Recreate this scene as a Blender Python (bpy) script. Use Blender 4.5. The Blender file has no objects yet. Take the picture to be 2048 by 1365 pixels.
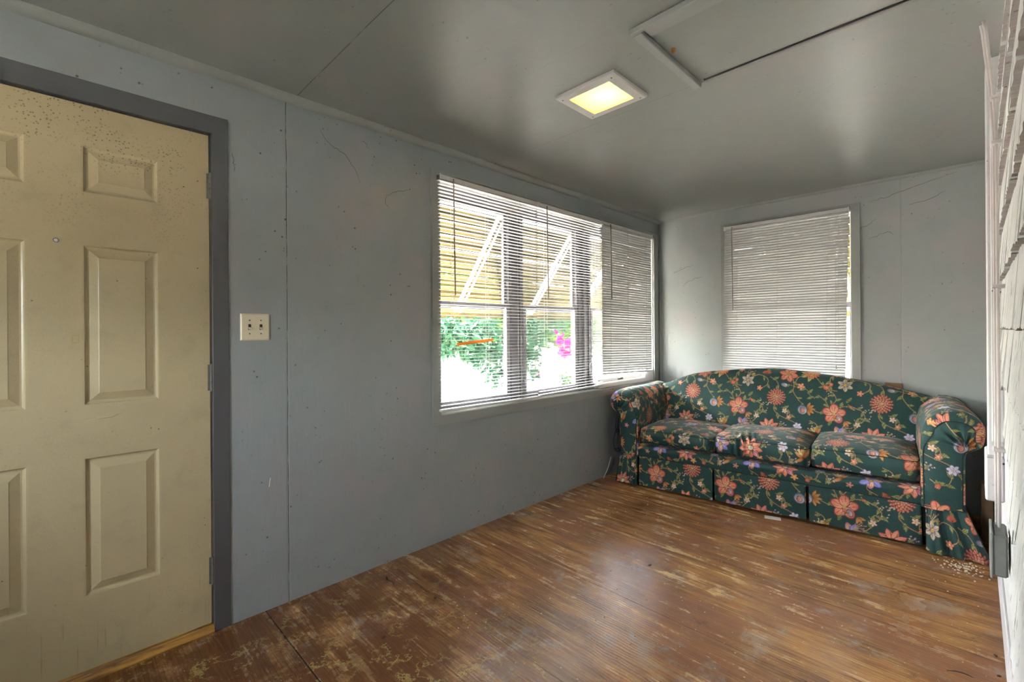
import bpy, math, random
import numpy as np
from mathutils import Matrix, Vector

# ------------------------------------------------------------------ camera, light, exposure
SC = bpy.context.scene
COL = SC.collection
YAW, ROLL = math.radians(45.168), math.radians(-0.409)
CAM = Vector((2.28, 0.0, 1.2586))
cam_d = bpy.data.cameras.new('camera')
cam = bpy.data.objects.new('camera', cam_d)
COL.objects.link(cam)
SC.camera = cam
cam_d.sensor_width = 36.0
cam_d.lens = 921.0 / 2048.0 * 36.0
cam_d.shift_y = -17.15 / 2048.0
cam_d.clip_start = 0.01
_f = Vector((-math.sin(YAW), math.cos(YAW), 0))
_r = Vector((math.cos(YAW), math.sin(YAW), 0))
_u = Vector((0, 0, 1))
_r2 = _r * math.cos(ROLL) + _u * math.sin(ROLL)
_u2 = -_r * math.sin(ROLL) + _u * math.cos(ROLL)
M = Matrix.Identity(4)
for i in range(3):
    M[i][0] = _r2[i]; M[i][1] = _u2[i]; M[i][2] = -_f[i]; M[i][3] = CAM[i]
cam.matrix_world = M

SC.view_settings.view_transform = 'Standard'
SC.view_settings.look = 'None'
SC.view_settings.gamma = 1.0
SC.view_settings.use_curve_mapping = False
SC.view_settings.exposure = 1.82
try:
    SC.cycles.use_denoising = True
    SC.cycles.max_bounces = 8
    SC.cycles.diffuse_bounces = 5
    SC.cycles.transparent_max_bounces = 24
    SC.cycles.sample_clamp_indirect = 6.0
    SC.cycles.caustics_reflective = False
    SC.cycles.caustics_refractive = False
except Exception:
    pass

W = bpy.data.worlds.new('world')
SC.world = W
W.use_nodes = True
nt = W.node_tree
nt.nodes.clear()
sky = nt.nodes.new('ShaderNodeTexSky')
sky.sky_type = 'NISHITA'
sky.sun_disc = False
sky.sun_elevation = math.radians(58)
sky.sun_rotation = math.radians(250)
sky.air_density = 1.0; sky.dust_density = 4.0; sky.ozone_density = 1.0
bg = nt.nodes.new('ShaderNodeBackground')
bg.inputs['Strength'].default_value = 7.0
wo = nt.nodes.new('ShaderNodeOutputWorld')
hs = nt.nodes.new('ShaderNodeHueSaturation'); hs.inputs['Saturation'].default_value = 0.35
tw = nt.nodes.new('ShaderNodeMix'); tw.data_type = 'RGBA'; tw.blend_type = 'MULTIPLY'; tw.inputs[0].default_value = 1.0; tw.inputs[7].default_value = (1.0, 0.995, 0.975, 1)
nt.links.new(sky.outputs[0], hs.inputs['Color']); nt.links.new(hs.outputs[0], tw.inputs[6]); nt.links.new(tw.outputs[2], bg.inputs[0]); nt.links.new(bg.outputs[0], wo.inputs[0])

def lamp(name, kind, loc, energy, color, **kw):
    d = bpy.data.lights.new(name, kind)
    d.energy = energy; d.color = color
    for k, v in kw.items():
        setattr(d, k, v)
    o = bpy.data.objects.new(name, d); COL.objects.link(o); o.location = loc
    return o
sun = lamp('sun', 'SUN', (-4, 3, 8), 44.0, (1.0, 0.96, 0.88), angle=math.radians(1.0))
sun.rotation_euler = Vector((0.30, 0.25, -1.0)).to_track_quat('-Z', 'Y').to_euler()
# portals only guide the sampling of the sky through the windows; they give off no light of their own
def window_light(name, loc, direction, sx, sy):
    o = lamp(name, 'AREA', loc, 1.0, (1, 1, 1), shape='RECTANGLE', size=sx, size_y=sy)
    o.data.cycles.is_portal = True
    o.rotation_euler = Vector(direction).to_track_quat('-Z', 'Z').to_euler()
    return o
window_light('rear_window_portal', (1.15, -1.80, 1.50), (0, 1, 0), 0.60, 0.6)
window_light('porch_window_portal', (-0.13, 2.95, 1.48), (1, 0, 0), 2.6, 1.42)
window_light('end_window_portal', (1.14, 4.53, 1.50), (0, -1, 0), 0.90, 1.42)

XW, YF, HC, YB = 2.357, 4.398, 2.382, -1.75     # right wall, end wall, ceiling, wall behind the camera

# ------------------------------------------------------------------ node helpers
def C(h):
    h = h.lstrip('#')
    v = [int(h[i:i + 2], 16) / 255 for i in (0, 2, 4)]
    return tuple([(x / 12.92 if x <= .04045 else ((x + .055) / 1.055) ** 2.4) for x in v] + [1.0])

class NT:
    def __init__(s, name):
        s.m = bpy.data.materials.new(name); s.m.use_nodes = True
        s.t = s.m.node_tree; s.t.nodes.clear()
        s.out = s.t.nodes.new('ShaderNodeOutputMaterial')
    def n(s, kind, **kw):
        x = s.t.nodes.new(kind)
        for k, v in kw.items():
            setattr(x, k, v)
        return x
    def put(s, sock, v):
        if hasattr(v, 'links') or isinstance(v, bpy.types.NodeSocket):
            s.t.links.new(v, sock)
        else:
            sock.default_value = v
    def math(s, op, a, b=0.0, c=0.0, clamp=False):
        x = s.n('ShaderNodeMath', operation=op, use_clamp=clamp)
        s.put(x.inputs[0], a); s.put(x.inputs[1], b); s.put(x.inputs[2], c)
        return x.outputs[0]
    def mix(s, f, a, b, mode='MIX'):
        x = s.n('ShaderNodeMix', data_type='RGBA', blend_type=mode)
        s.put(x.inputs[0], f); s.put(x.inputs[6], a); s.put(x.inputs[7], b)
        return x.outputs[2]
    def noise(s, vec, scale, detail=3.0, rough=0.55, dist=0.0):
        x = s.n('ShaderNodeTexNoise'); s.put(x.inputs['Vector'], vec)
        x.inputs['Scale'].default_value = scale; x.inputs['Detail'].default_value = detail
        x.inputs['Roughness'].default_value = rough; x.inputs['Distortion'].default_value = dist
        return x.outputs['Fac']
    def voro(s, vec, scale, out='Distance', feature='F1', rnd=1.0):
        x = s.n('ShaderNodeTexVoronoi', feature=feature); s.put(x.inputs['Vector'], vec)
        x.inputs['Scale'].default_value = scale; x.inputs['Randomness'].default_value = rnd
        return x.outputs[out]
    def ramp(s, f, lo, hi, a=0.0, b=1.0):
        x = s.n('ShaderNodeMapRange', clamp=True, interpolation_type='SMOOTHSTEP')
        s.put(x.inputs[0], f); s.put(x.inputs[1], lo); s.put(x.inputs[2], hi); s.put(x.inputs[3], a); s.put(x.inputs[4], b)
        return x.outputs[0]
    def pos(s, scale=(1, 1, 1), rot=(0, 0, 0), loc=(0, 0, 0)):
        g = s.n('ShaderNodeNewGeometry')
        mp = s.n('ShaderNodeMapping')
        s.t.links.new(g.outputs['Position'], mp.inputs[0])
        mp.inputs['Scale'].default_value = scale; mp.inputs['Rotation'].default_value = rot; mp.inputs['Location'].default_value = loc
        return mp.outputs[0]
    def xyz(s, vec):
        x = s.n('ShaderNodeSeparateXYZ'); s.put(x.inputs[0], vec); return x.outputs
    def bump(s, h, strength, dist=0.01, normal=None):
        x = s.n('ShaderNodeBump'); x.inputs['Strength'].default_value = strength; x.inputs['Distance'].default_value = dist
        s.put(x.inputs['Height'], h)
        if normal is not None: s.put(x.inputs['Normal'], normal)
        return x.outputs[0]
    def bsdf(s, color, rough=0.5, normal=None, metal=0.0, spec=None, **kw):
        b = s.n('ShaderNodeBsdfPrincipled')
        s.put(b.inputs['Base Color'], color); s.put(b.inputs['Roughness'], rough); s.put(b.inputs['Metallic'], metal)
        if spec is not None: s.put(b.inputs['Specular IOR Level'], spec)
        if normal is not None: s.put(b.inputs['Normal'], normal)
        for k, v in kw.items(): s.put(b.inputs[k], v)
        s.t.links.new(b.outputs[0], s.out.inputs[0])
        return b

def plain(name, hexc, rough=0.5, metal=0.0, nscale=30.0, namt=0.12, bump=0.0, spec=None):
    t = NT(name); c = C(hexc)
    p = t.pos()
    f = t.noise(p, nscale, 3)
    d = tuple([x * (1 - namt * 2) for x in c[:3]] + [1]); l = tuple([min(1, x * (1 + namt)) for x in c[:3]] + [1])
    nrm = t.bump(t.noise(p, nscale * 6, 2), bump, 0.002) if bump else None
    t.bsdf(t.mix(f, d, l), rough, nrm, metal, spec)
    return t.m

# wall / ceiling paint: grey gloss over plywood, with specks, chips and ripple
def paint(name, hexc, rough=0.36, grain=(1, 1, 1), seams=None, seam_axis=1, bumpk=0.25, specks=0.6, orange=False, hatch=False):
    t = NT(name); c = C(hexc)
    p = t.pos()
    big = t.noise(p, 1.7, 4, 0.6)
    mid = t.noise(p, 9.0, 4, 0.6)
    d = tuple([x * 0.82 for x in c[:3]] + [1]); l = tuple([x * 1.12 for x in c[:3]] + [1])
    warm = (c[0] * 1.06, c[1] * 0.97, c[2] * 0.99, 1)
    col = t.mix(t.math('MULTIPLY_ADD', mid, 0.4, t.math('MULTIPLY', big, 0.6)), d, l)
    col = t.mix(t.ramp(t.noise(p, 3.1, 2), 0.5, 0.7), col, warm)
    sp = t.voro(p, 26.0)
    gate = t.ramp(t.noise(p, 5.0, 3), 0.5, 0.62)
    spm = t.math('MULTIPLY', t.ramp(sp, 0.16, 0.07), t.math('MULTIPLY', gate, specks))
    col = t.mix(spm, col, C('#2c2a27'))
    g = t.pos(scale=grain)
    hgt = t.math('ADD', t.math('MULTIPLY', t.noise(g, 60.0, 3), 0.6), t.math('MULTIPLY', t.noise(p, 75.0 if orange else 150.0, 2), 0.35))
    hgt = t.math('SUBTRACT', hgt, t.math('MULTIPLY', spm, 0.8))
    if seams:
        ax = t.xyz(p)[seam_axis]
        wob = t.math('MULTIPLY', t.math('SUBTRACT', t.noise(p, 6.0, 2), 0.5), 0.006)
        ax = t.math('ADD', ax, wob)
        for (sv, w, dark) in seams:
            dd = t.math('ABSOLUTE', t.math('SUBTRACT', ax, sv))
            mk = t.ramp(dd, w, w * 0.3)
            br = t.math('MULTIPLY', mk, t.ramp(t.noise(p, 14.0, 3), 0.36, 0.5, 0.35, 1.0))
            col = t.mix(t.math('MULTIPLY', br, dark), col, C('#22211f'))
            hgt = t.math('SUBTRACT', hgt, t.math('MULTIPLY', t.ramp(dd, w * 4, w), 0.6))
    slow = t.bump(t.noise(p, 2.2, 1), 0.12 if orange else 0.25, 0.02)
    t.bsdf(col, rough, t.bump(hgt, bumpk, 0.003, slow), spec=1.0 if orange else 0.5)
    return t.m

MAT = {}
MAT['wall'] = paint('grey_wall_paint', '#8f9495', 0.27, (1, 1, 0.15), [(0.777, 0.0022, 0.85)], 1, 0.42, 0.7)
MAT['wall_far'] = paint('grey_end_wall_paint', '#969a98', 0.36, (1, 1, 0.1), [(0.02, 0.002, 0.5), (1.9, 0.0015, 0.25)], 0, 0.8, 0.5)
MAT['ceiling'] = paint('grey_ceiling_paint', '#8b8e89', 0.35, (1, 1, 1), [(0.8166, 0.0025, 0.9), (2.0756, 0.0016, 0.6), (3.307, 0.0013, 0.4), (1.47, 0.0010, 0.2)], 1, 0.30, 0.45, orange=True)
MAT['trim'] = paint('grey_trim_paint', '#8b8d89', 0.36, (1, 1, 1), None, 1, 0.15, 0.4)
MAT['door_casing'] = paint('dark_grey_casing_paint', '#4c4c4e', 0.34, (1, 1, 0.3), None, 1, 0.2, 0.3)
MAT['white_paint'] = paint('old_white_paint', '#d0cfd0', 0.5, (1, 1, 0.2), None, 1, 0.6, 1.0)
MAT['metal_white'] = plain('white_enamel', '#d8d6d4', 0.35, 0, 20, 0.04)
MAT['blind_rail'] = plain('blind_rail_enamel', '#d2cfcc', 0.4, 0, 12, 0.05)
MAT['alu'] = plain('window_aluminium', '#8f8d93', 0.4, 0.35, 20, 0.08)
MAT['bronze'] = plain('dark_window_frame', '#77747c', 0.45, 0.2, 20, 0.1)
MAT['black'] = plain('black_rubber', '#17171a', 0.5)
MAT['wand'] = plain('smoky_plastic_wand', '#8b7f7d', 0.25)
MAT['cord'] = plain('white_cord', '#b9b5ae', 0.8)
MAT['ivory'] = plain('ivory_plastic', '#d9cdb2', 0.35, 0, 40, 0.04)
MAT['dark_slot'] = plain('dark_slot', '#3a2c1c', 0.6)
MAT['hinge'] = plain('painted_hinge', '#77716a', 0.4, 0.4, 60, 0.2)
MAT['conduit'] = plain('white_painted_cable', '#cfc6c4', 0.4, 0, 20, 0.1)
MAT['screw'] = plain('rusty_screw', '#9a6a34', 0.5, 0.3)
MAT['box_grey'] = plain('grey_painted_box', '#7d7f7b', 0.45, 0.0, 30, 0.1)
MAT['card'] = plain('brown_cardboard', '#8c6f52', 0.9)
MAT['paper'] = plain('white_paper', '#d9d6cf', 0.8)
MAT['leafdry'] = plain('dry_brown_leaf', '#4a2c17', 0.8)
MAT['crumb'] = plain('pale_crumbs', '#cbb8a0', 0.8)
MAT['frame_dark'] = plain('near_black_matte', '#0b0d0d', 0.95)
MAT['welt'] = plain('dark_welt_cord', '#16211f', 0.9)
MAT['conc'] = plain('pale_concrete', '#d9d2c8', 0.9, 0, 3, 0.08)
MAT['bark'] = plain('bark', '#5a4c3d', 0.9)

def translucent(name, hexc, tr=0.35, rough=0.45, nscale=20, spec=0.5):
    t = NT(name)
    c = C(hexc)
    b = t.n('ShaderNodeBsdfPrincipled'); b.inputs['Roughness'].default_value = rough; b.inputs['Specular IOR Level'].default_value = spec
    cc = t.mix(t.noise(t.pos(), nscale, 2), tuple([x * .86 for x in c[:3]] + [1]), c)
    t.put(b.inputs['Base Color'], cc)
    tl = t.n('ShaderNodeBsdfTranslucent'); t.put(tl.inputs[0], cc)
    ms = t.n('ShaderNodeMixShader'); ms.inputs[0].default_value = tr
    t.t.links.new(b.outputs[0], ms.inputs[1]); t.t.links.new(tl.outputs[0], ms.inputs[2])
    t.t.links.new(ms.outputs[0], t.out.inputs[0])
    return t.m
MAT['slat'] = translucent('blind_slat_vinyl', '#b3b2b0', 0.012, 0.4)
MAT['slat_bent'] = translucent('amber_lit_slat', '#c48a3c', 0.4)  # the amber of light on the bent slat is put into its colour
MAT['diffuser'] = translucent('frosted_lamp_glass', '#f6e8c0', 0.80, 0.5)
MAT['tape'] = translucent('yellowed_tape', '#a89557', 0.3)
MAT['leaf_a'] = translucent('leaf_teal_green', '#0b2616', 0.25, 0.6, 6, 0.08)
MAT['leaf_b'] = translucent('leaf_bright_green', '#183008', 0.25, 0.6, 5, 0.08)
MAT['leaf_c'] = translucent('leaf_yellow_green', '#243808', 0.25, 0.6, 5, 0.08)
MAT['petal'] = translucent('magenta_petal', '#8a0c54', 0.3, 0.6, 20, 0.1)
MAT['pinkplastic'] = plain('pink_plastic', '#80204e', 0.4)
MAT['blueplastic'] = plain('pale_blue_plastic', '#304c78', 0.4)

def glass():
    t = NT('window_glass')
    tr = t.n('ShaderNodeBsdfTransparent'); tr.inputs[0].default_value = (0.96, 0.98, 0.97, 1)
    gl = t.n('ShaderNodeBsdfGlossy'); gl.inputs['Roughness'].default_value = 0.02
    fr = t.n('ShaderNodeFresnel'); fr.inputs[0].default_value = 1.45
    dirt = t.math('MULTIPLY', fr.outputs[0], t.ramp(t.noise(t.pos(), 3.0, 3), 0.2, 0.8, 0.5, 0.9))
    ms = t.n('ShaderNodeMixShader'); t.put(ms.inputs[0], dirt)
    t.t.links.new(tr.outputs[0], ms.inputs[1]); t.t.links.new(gl.outputs[0], ms.inputs[2])
    t.t.links.new(ms.outputs[0], t.out.inputs[0])
    return t.m
MAT['glass'] = glass()

def emit(name, col, s):
    t = NT(name); e = t.n('ShaderNodeEmission'); e.inputs[0].default_value = col; e.inputs[1].default_value = s
    t.t.links.new(e.outputs[0], t.out.inputs[0]); return t.m
MAT['lamp_tin'] = plain('tan_reflector', '#b59a62', 0.6)
MAT['strip'] = paint('pale_grey_strip_paint', '#9da09d', 0.36, (1, 1, 1), None, 1, 0.3, 0.3)
MAT['bulb'] = emit('lamp_bulb', (1.0, 0.80, 0.48, 1), 90.0)

MAT['bulb_wall'] = emit('wall_lamp_bulb', (1.0, 0.82, 0.60, 1), 7.0)

def floor_mat():
    t = NT('worn_varnished_plywood')
    p = t.pos()
    X, Y, Z = t.xyz(p)
    BW = 0.615
    yy = t.math('DIVIDE', t.math('SUBTRACT', Y, 0.675 - 0.615 * 6), BW)
    idx = t.math('FLOOR', yy); fr = t.math('FRACT', yy)
    edge = t.math('MULTIPLY', t.math('MINIMUM', fr, t.math('SUBTRACT', 1.0, fr)), BW)
    wn = t.n('ShaderNodeTexWhiteNoise', noise_dimensions='1D'); t.put(wn.inputs['W'], idx)
    rnd = wn.outputs['Value']
    cmb = t.n('ShaderNodeCombineXYZ')
    t.put(cmb.inputs[0], t.math('MULTIPLY', X, 1.0)); t.put(cmb.inputs[1], t.math('MULTIPLY', Y, 9.0)); t.put(cmb.inputs[2], t.math('MULTIPLY', idx, 3.7))
    g1 = t.noise(cmb.outputs[0], 2.4, 6, 0.62, 0.6)
    cmb2 = t.n('ShaderNodeCombineXYZ')
    t.put(cmb2.inputs[0], t.math('MULTIPLY', X, 2.5)); t.put(cmb2.inputs[1], t.math('MULTIPLY', Y, 60.0)); t.put(cmb2.inputs[2], idx)
    g2 = t.noise(cmb2.outputs[0], 2.2, 4, 0.6, 0.3)
    wv = t.n('ShaderNodeTexWave', bands_direction='Y'); t.put(wv.inputs['Vector'], p)
    wv.inputs['Scale'].default_value = 21.0; wv.inputs['Distortion'].default_value = 7.0; wv.inputs['Detail'].default_value = 3.0; wv.inputs['Detail Scale'].default_value = 0.35
    big = t.noise(p, 1.6, 5, 0.6)
    base = t.mix(t.ramp(t.math('MULTIPLY_ADD', g1, 0.6, t.math('MULTIPLY', t.noise(p, 2.6, 7, 0.68), 0.4)), 0.38, 0.64), C('#61402a'), C('#ad8050'))
    base = t.mix(t.math('MULTIPLY', t.ramp(g2, 0.48, 0.68), 0.45), base, C('#c8a469'))
    base = t.mix(t.math('MULTIPLY', t.ramp(wv.outputs['Fac'], 0.25, 0.0), 0.28), base, C('#3b2112'))
    red = t.math('MULTIPLY', t.ramp(t.noise(p, 2.3, 4), 0.45, 0.62), t.ramp(rnd, 0.2, 0.8, 0.35, 0.8))
    base = t.mix(red, base, C('#835a44'))
    # varnish worn through to pale wood, in streaks along the grain
    w1 = t.ramp(t.math('ADD', t.math('MULTIPLY', g1, 0.5), t.math('MULTIPLY', t.noise(p, 5.5, 7, 0.7), 0.5)), 0.54, 0.60)
    w2 = t.ramp(t.noise(p, 1.1, 3), 0.40, 0.58)
    worn = t.math('MULTIPLY', t.math('MULTIPLY', w1, t.ramp(t.math('ADD', t.math('MULTIPLY', g2, 0.6), t.math('MULTIPLY', t.noise(p, 38, 4, 0.7), 0.4)), 0.42, 0.56, 0.15, 1.0)), t.math('MULTIPLY', w2, 0.8))
    base = t.mix(worn, base, C('#d8bc84'))
    # greyed traffic and dark stains
    base = t.mix(t.math('MULTIPLY', t.ramp(t.noise(p, 3.4, 7, 0.75), 0.52, 0.66), 0.5), base, C('#a09589'))
    base = t.mix(t.math('MULTIPLY', t.ramp(t.noise(t.pos(loc=(7, 3, 0)), 4.3, 6, 0.75), 0.60, 0.70), 0.7), base, C('#40342c'))
    # nearer the door the old red-brown floor paint survives and pale scrapes show through it
    near = t.ramp(Y, 1.9, 0.9)
    pnt = t.ramp(t.noise(p, 3.7, 7, 0.7), 0.60, 0.50)
    base = t.mix(t.math('MULTIPLY', t.math('MULTIPLY', near, pnt), 0.75), base, C('#56331a'))
    vein = t.ramp(t.math('ABSOLUTE', t.math('SUBTRACT', t.noise(t.pos(loc=(2, 9, 0)), 5.0, 5, 0.7), 0.5)), 0.022, 0.004)
    vein = t.math('MULTIPLY', t.math('MULTIPLY', vein, near), t.ramp(t.noise(p, 6, 5, 0.7), 0.47, 0.58))
    base = t.mix(t.math('MULTIPLY', vein, 0.6), base, C('#a8945a'))
    # fine scratches and paint flecks
    fl = t.ramp(t.voro(p, 55.0), 0.13, 0.07)
    fl = t.math('MULTIPLY', fl, t.ramp(t.noise(p, 7.0, 4), 0.50, 0.60))
    base = t.mix(t.math('MULTIPLY', fl, 0.6), base, C('#d3c3a4'))
    fd = t.math('MULTIPLY', t.ramp(t.voro(t.pos(loc=(3, 5, 0)), 80.0), 0.15, 0.06), t.ramp(t.noise(p, 11.0, 3), 0.48, 0.58))
    base = t.mix(t.math('MULTIPLY', fd, 0.7), base, C('#20140c'))
    tint = t.mix(rnd, (0.86, 0.84, 0.84, 1), (1.12, 1.08, 1.02, 1))
    base = t.mix(1.0, base, tint, 'MULTIPLY')
    seam = t.ramp(edge, 0.0026, 0.0010)
    seamv = t.math('MULTIPLY', seam, t.ramp(Y, 1.2, 0.8, 0.55, 1.0))
    base = t.mix(seamv, base, C('#0d0805'))
    h = t.math('ADD', t.math('MULTIPLY', wv.outputs['Fac'], 0.28), t.math('MULTIPLY', g2, 0.5))
    h = t.math('ADD', h, t.math('MULTIPLY', t.noise(p, 70, 3), 0.3))
    h = t.math('SUBTRACT', h, t.math('MULTIPLY', seam, 2.0))
    rough = t.ramp(t.math('ADD', worn, t.math('MULTIPLY', big, 0.5)), 0.1, 0.9, 0.24, 0.42)
    t.bsdf(base, rough, t.bump(h, 0.35, 0.0025), spec=0.45)
    return t.m
MAT['floor'] = floor_mat()

def door_mat():
    t = NT('beige_door_enamel')
    p = t.pos(); X, Y, Z = t.xyz(p)
    base = t.mix(t.noise(p, 3.0, 4), C('#a49474'), C('#b6a783'))
    base = t.mix(t.math('MULTIPLY', t.ramp(t.noise(p, 9, 4), 0.55, 0.75), 0.3), base, C('#8f8567'))
    sp = t.ramp(t.voro(p, 95.0), 0.32, 0.16)
    gate = t.math('MULTIPLY', t.ramp(t.noise(p, 4.0, 3), 0.42, 0.6), t.ramp(Z, 1.5, 2.05, 0.12, 1.0))
    base = t.mix(t.math('MULTIPLY', t.math('MULTIPLY', sp, gate), 0.8), base, C('#4a4737'))
    sp2 = t.math('MULTIPLY', t.ramp(t.voro(p, 24.0), 0.085, 0.05), t.ramp(t.noise(t.pos(loc=(4, 4, 4)), 6.0, 3), 0.48, 0.6))
    base = t.mix(t.math('MULTIPLY', sp2, 0.8), base, C('#3c3020'))
    drip = t.math('MULTIPLY', t.ramp(t.noise(t.pos(scale=(1, 30, 1.2)), 3.0, 3), 0.64, 0.72), t.ramp(Z, 0.5, 0.1))
    base = t.mix(t.math('MULTIPLY', drip, 0.3), base, C('#6d4c3c'))
    h = t.math('ADD', t.noise(p, 120, 2), t.math('MULTIPLY', t.noise(p, 18, 3), 0.8))
    t.bsdf(base, t.ramp(t.noise(p, 7, 3), 0.3, 0.7, 0.28, 0.42), t.bump(h, 0.16, 0.003), spec=0.5)
    return t.m
MAT['door'] = door_mat()

def oak():
    t = NT('oak_threshold')
    p = t.pos(scale=(14, 1, 14))
    g = t.noise(p, 4.0, 5, 0.65, 0.5)
    t.bsdf(t.mix(t.ramp(g, 0.35, 0.65), C('#5e3a14'), C('#b4822f')), 0.45)
    return t.m
MAT['oak'] = oak()

def shingle_mat():
    t = NT('white_painted_cedar_shingle')
    p = t.pos(scale=(1, 1, 1)); g = t.pos(scale=(1, 40, 1.2))
    n1 = t.noise(g, 3.0, 4, 0.6)
    c = t.mix(t.noise(p, 5, 3), C('#d6d6d4'), C('#ebebea'))
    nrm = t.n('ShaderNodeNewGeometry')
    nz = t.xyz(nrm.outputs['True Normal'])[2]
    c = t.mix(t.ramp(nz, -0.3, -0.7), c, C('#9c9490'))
    c = t.mix(t.math('MULTIPLY', t.ramp(n1, 0.42, 0.30), 0.55), c, C('#8f8c88'))
    chips = t.ramp(t.voro(t.pos(scale=(1, 1, 0.35)), 38.0), 0.26, 0.12)
    chips = t.math('MULTIPLY', chips, t.ramp(t.noise(p, 9, 3), 0.45, 0.6))
    c = t.mix(chips, c, C('#6b6661'))
    t.bsdf(c, 0.6, t.bump(t.math('ADD', n1, t.math('MULTIPLY', t.noise(p, 90, 2), 0.4)), 0.7, 0.006))
    return t.m
MAT['shingle'] = shingle_mat()

def awning_mat():
    t = NT('yellow_enamel_awning')
    p = t.pos()
    c = t.mix(t.noise(p, 4, 4), C('#3a3214'), C('#463c18'))
    st = t.math('MULTIPLY', t.ramp(t.noise(t.pos(scale=(1, 3, 1)), 9, 4), 0.55, 0.7), 0.35)
    c = t.mix(st, c, C('#2a2612'))
    t.bsdf(c, 0.7, spec=0.1)
    return t.m
MAT['awning'] = awning_mat()

def fabric_mat():
    t = NT('floral_print_cotton')
    a = t.n('ShaderNodeAttribute'); a.attribute_name = 'print'
    p = t.pos()
    weave = t.noise(p, 900, 1)
    c = t.mix(t.math('MULTIPLY', t.noise(p, 14, 3), 0.25), a.outputs['Color'], (0.03, 0.06, 0.055, 1))
    b = t.bsdf(c, 0.72, t.bump(t.math('ADD', weave, t.math('MULTIPLY', t.noise(p, 45, 3), 1.2)), 0.25, 0.002), spec=0.3)
    b.inputs['Sheen Weight'].default_value = 0.12; b.inputs['Sheen Roughness'].default_value = 0.4
    return t.m
MAT['fabric'] = fabric_mat()

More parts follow.
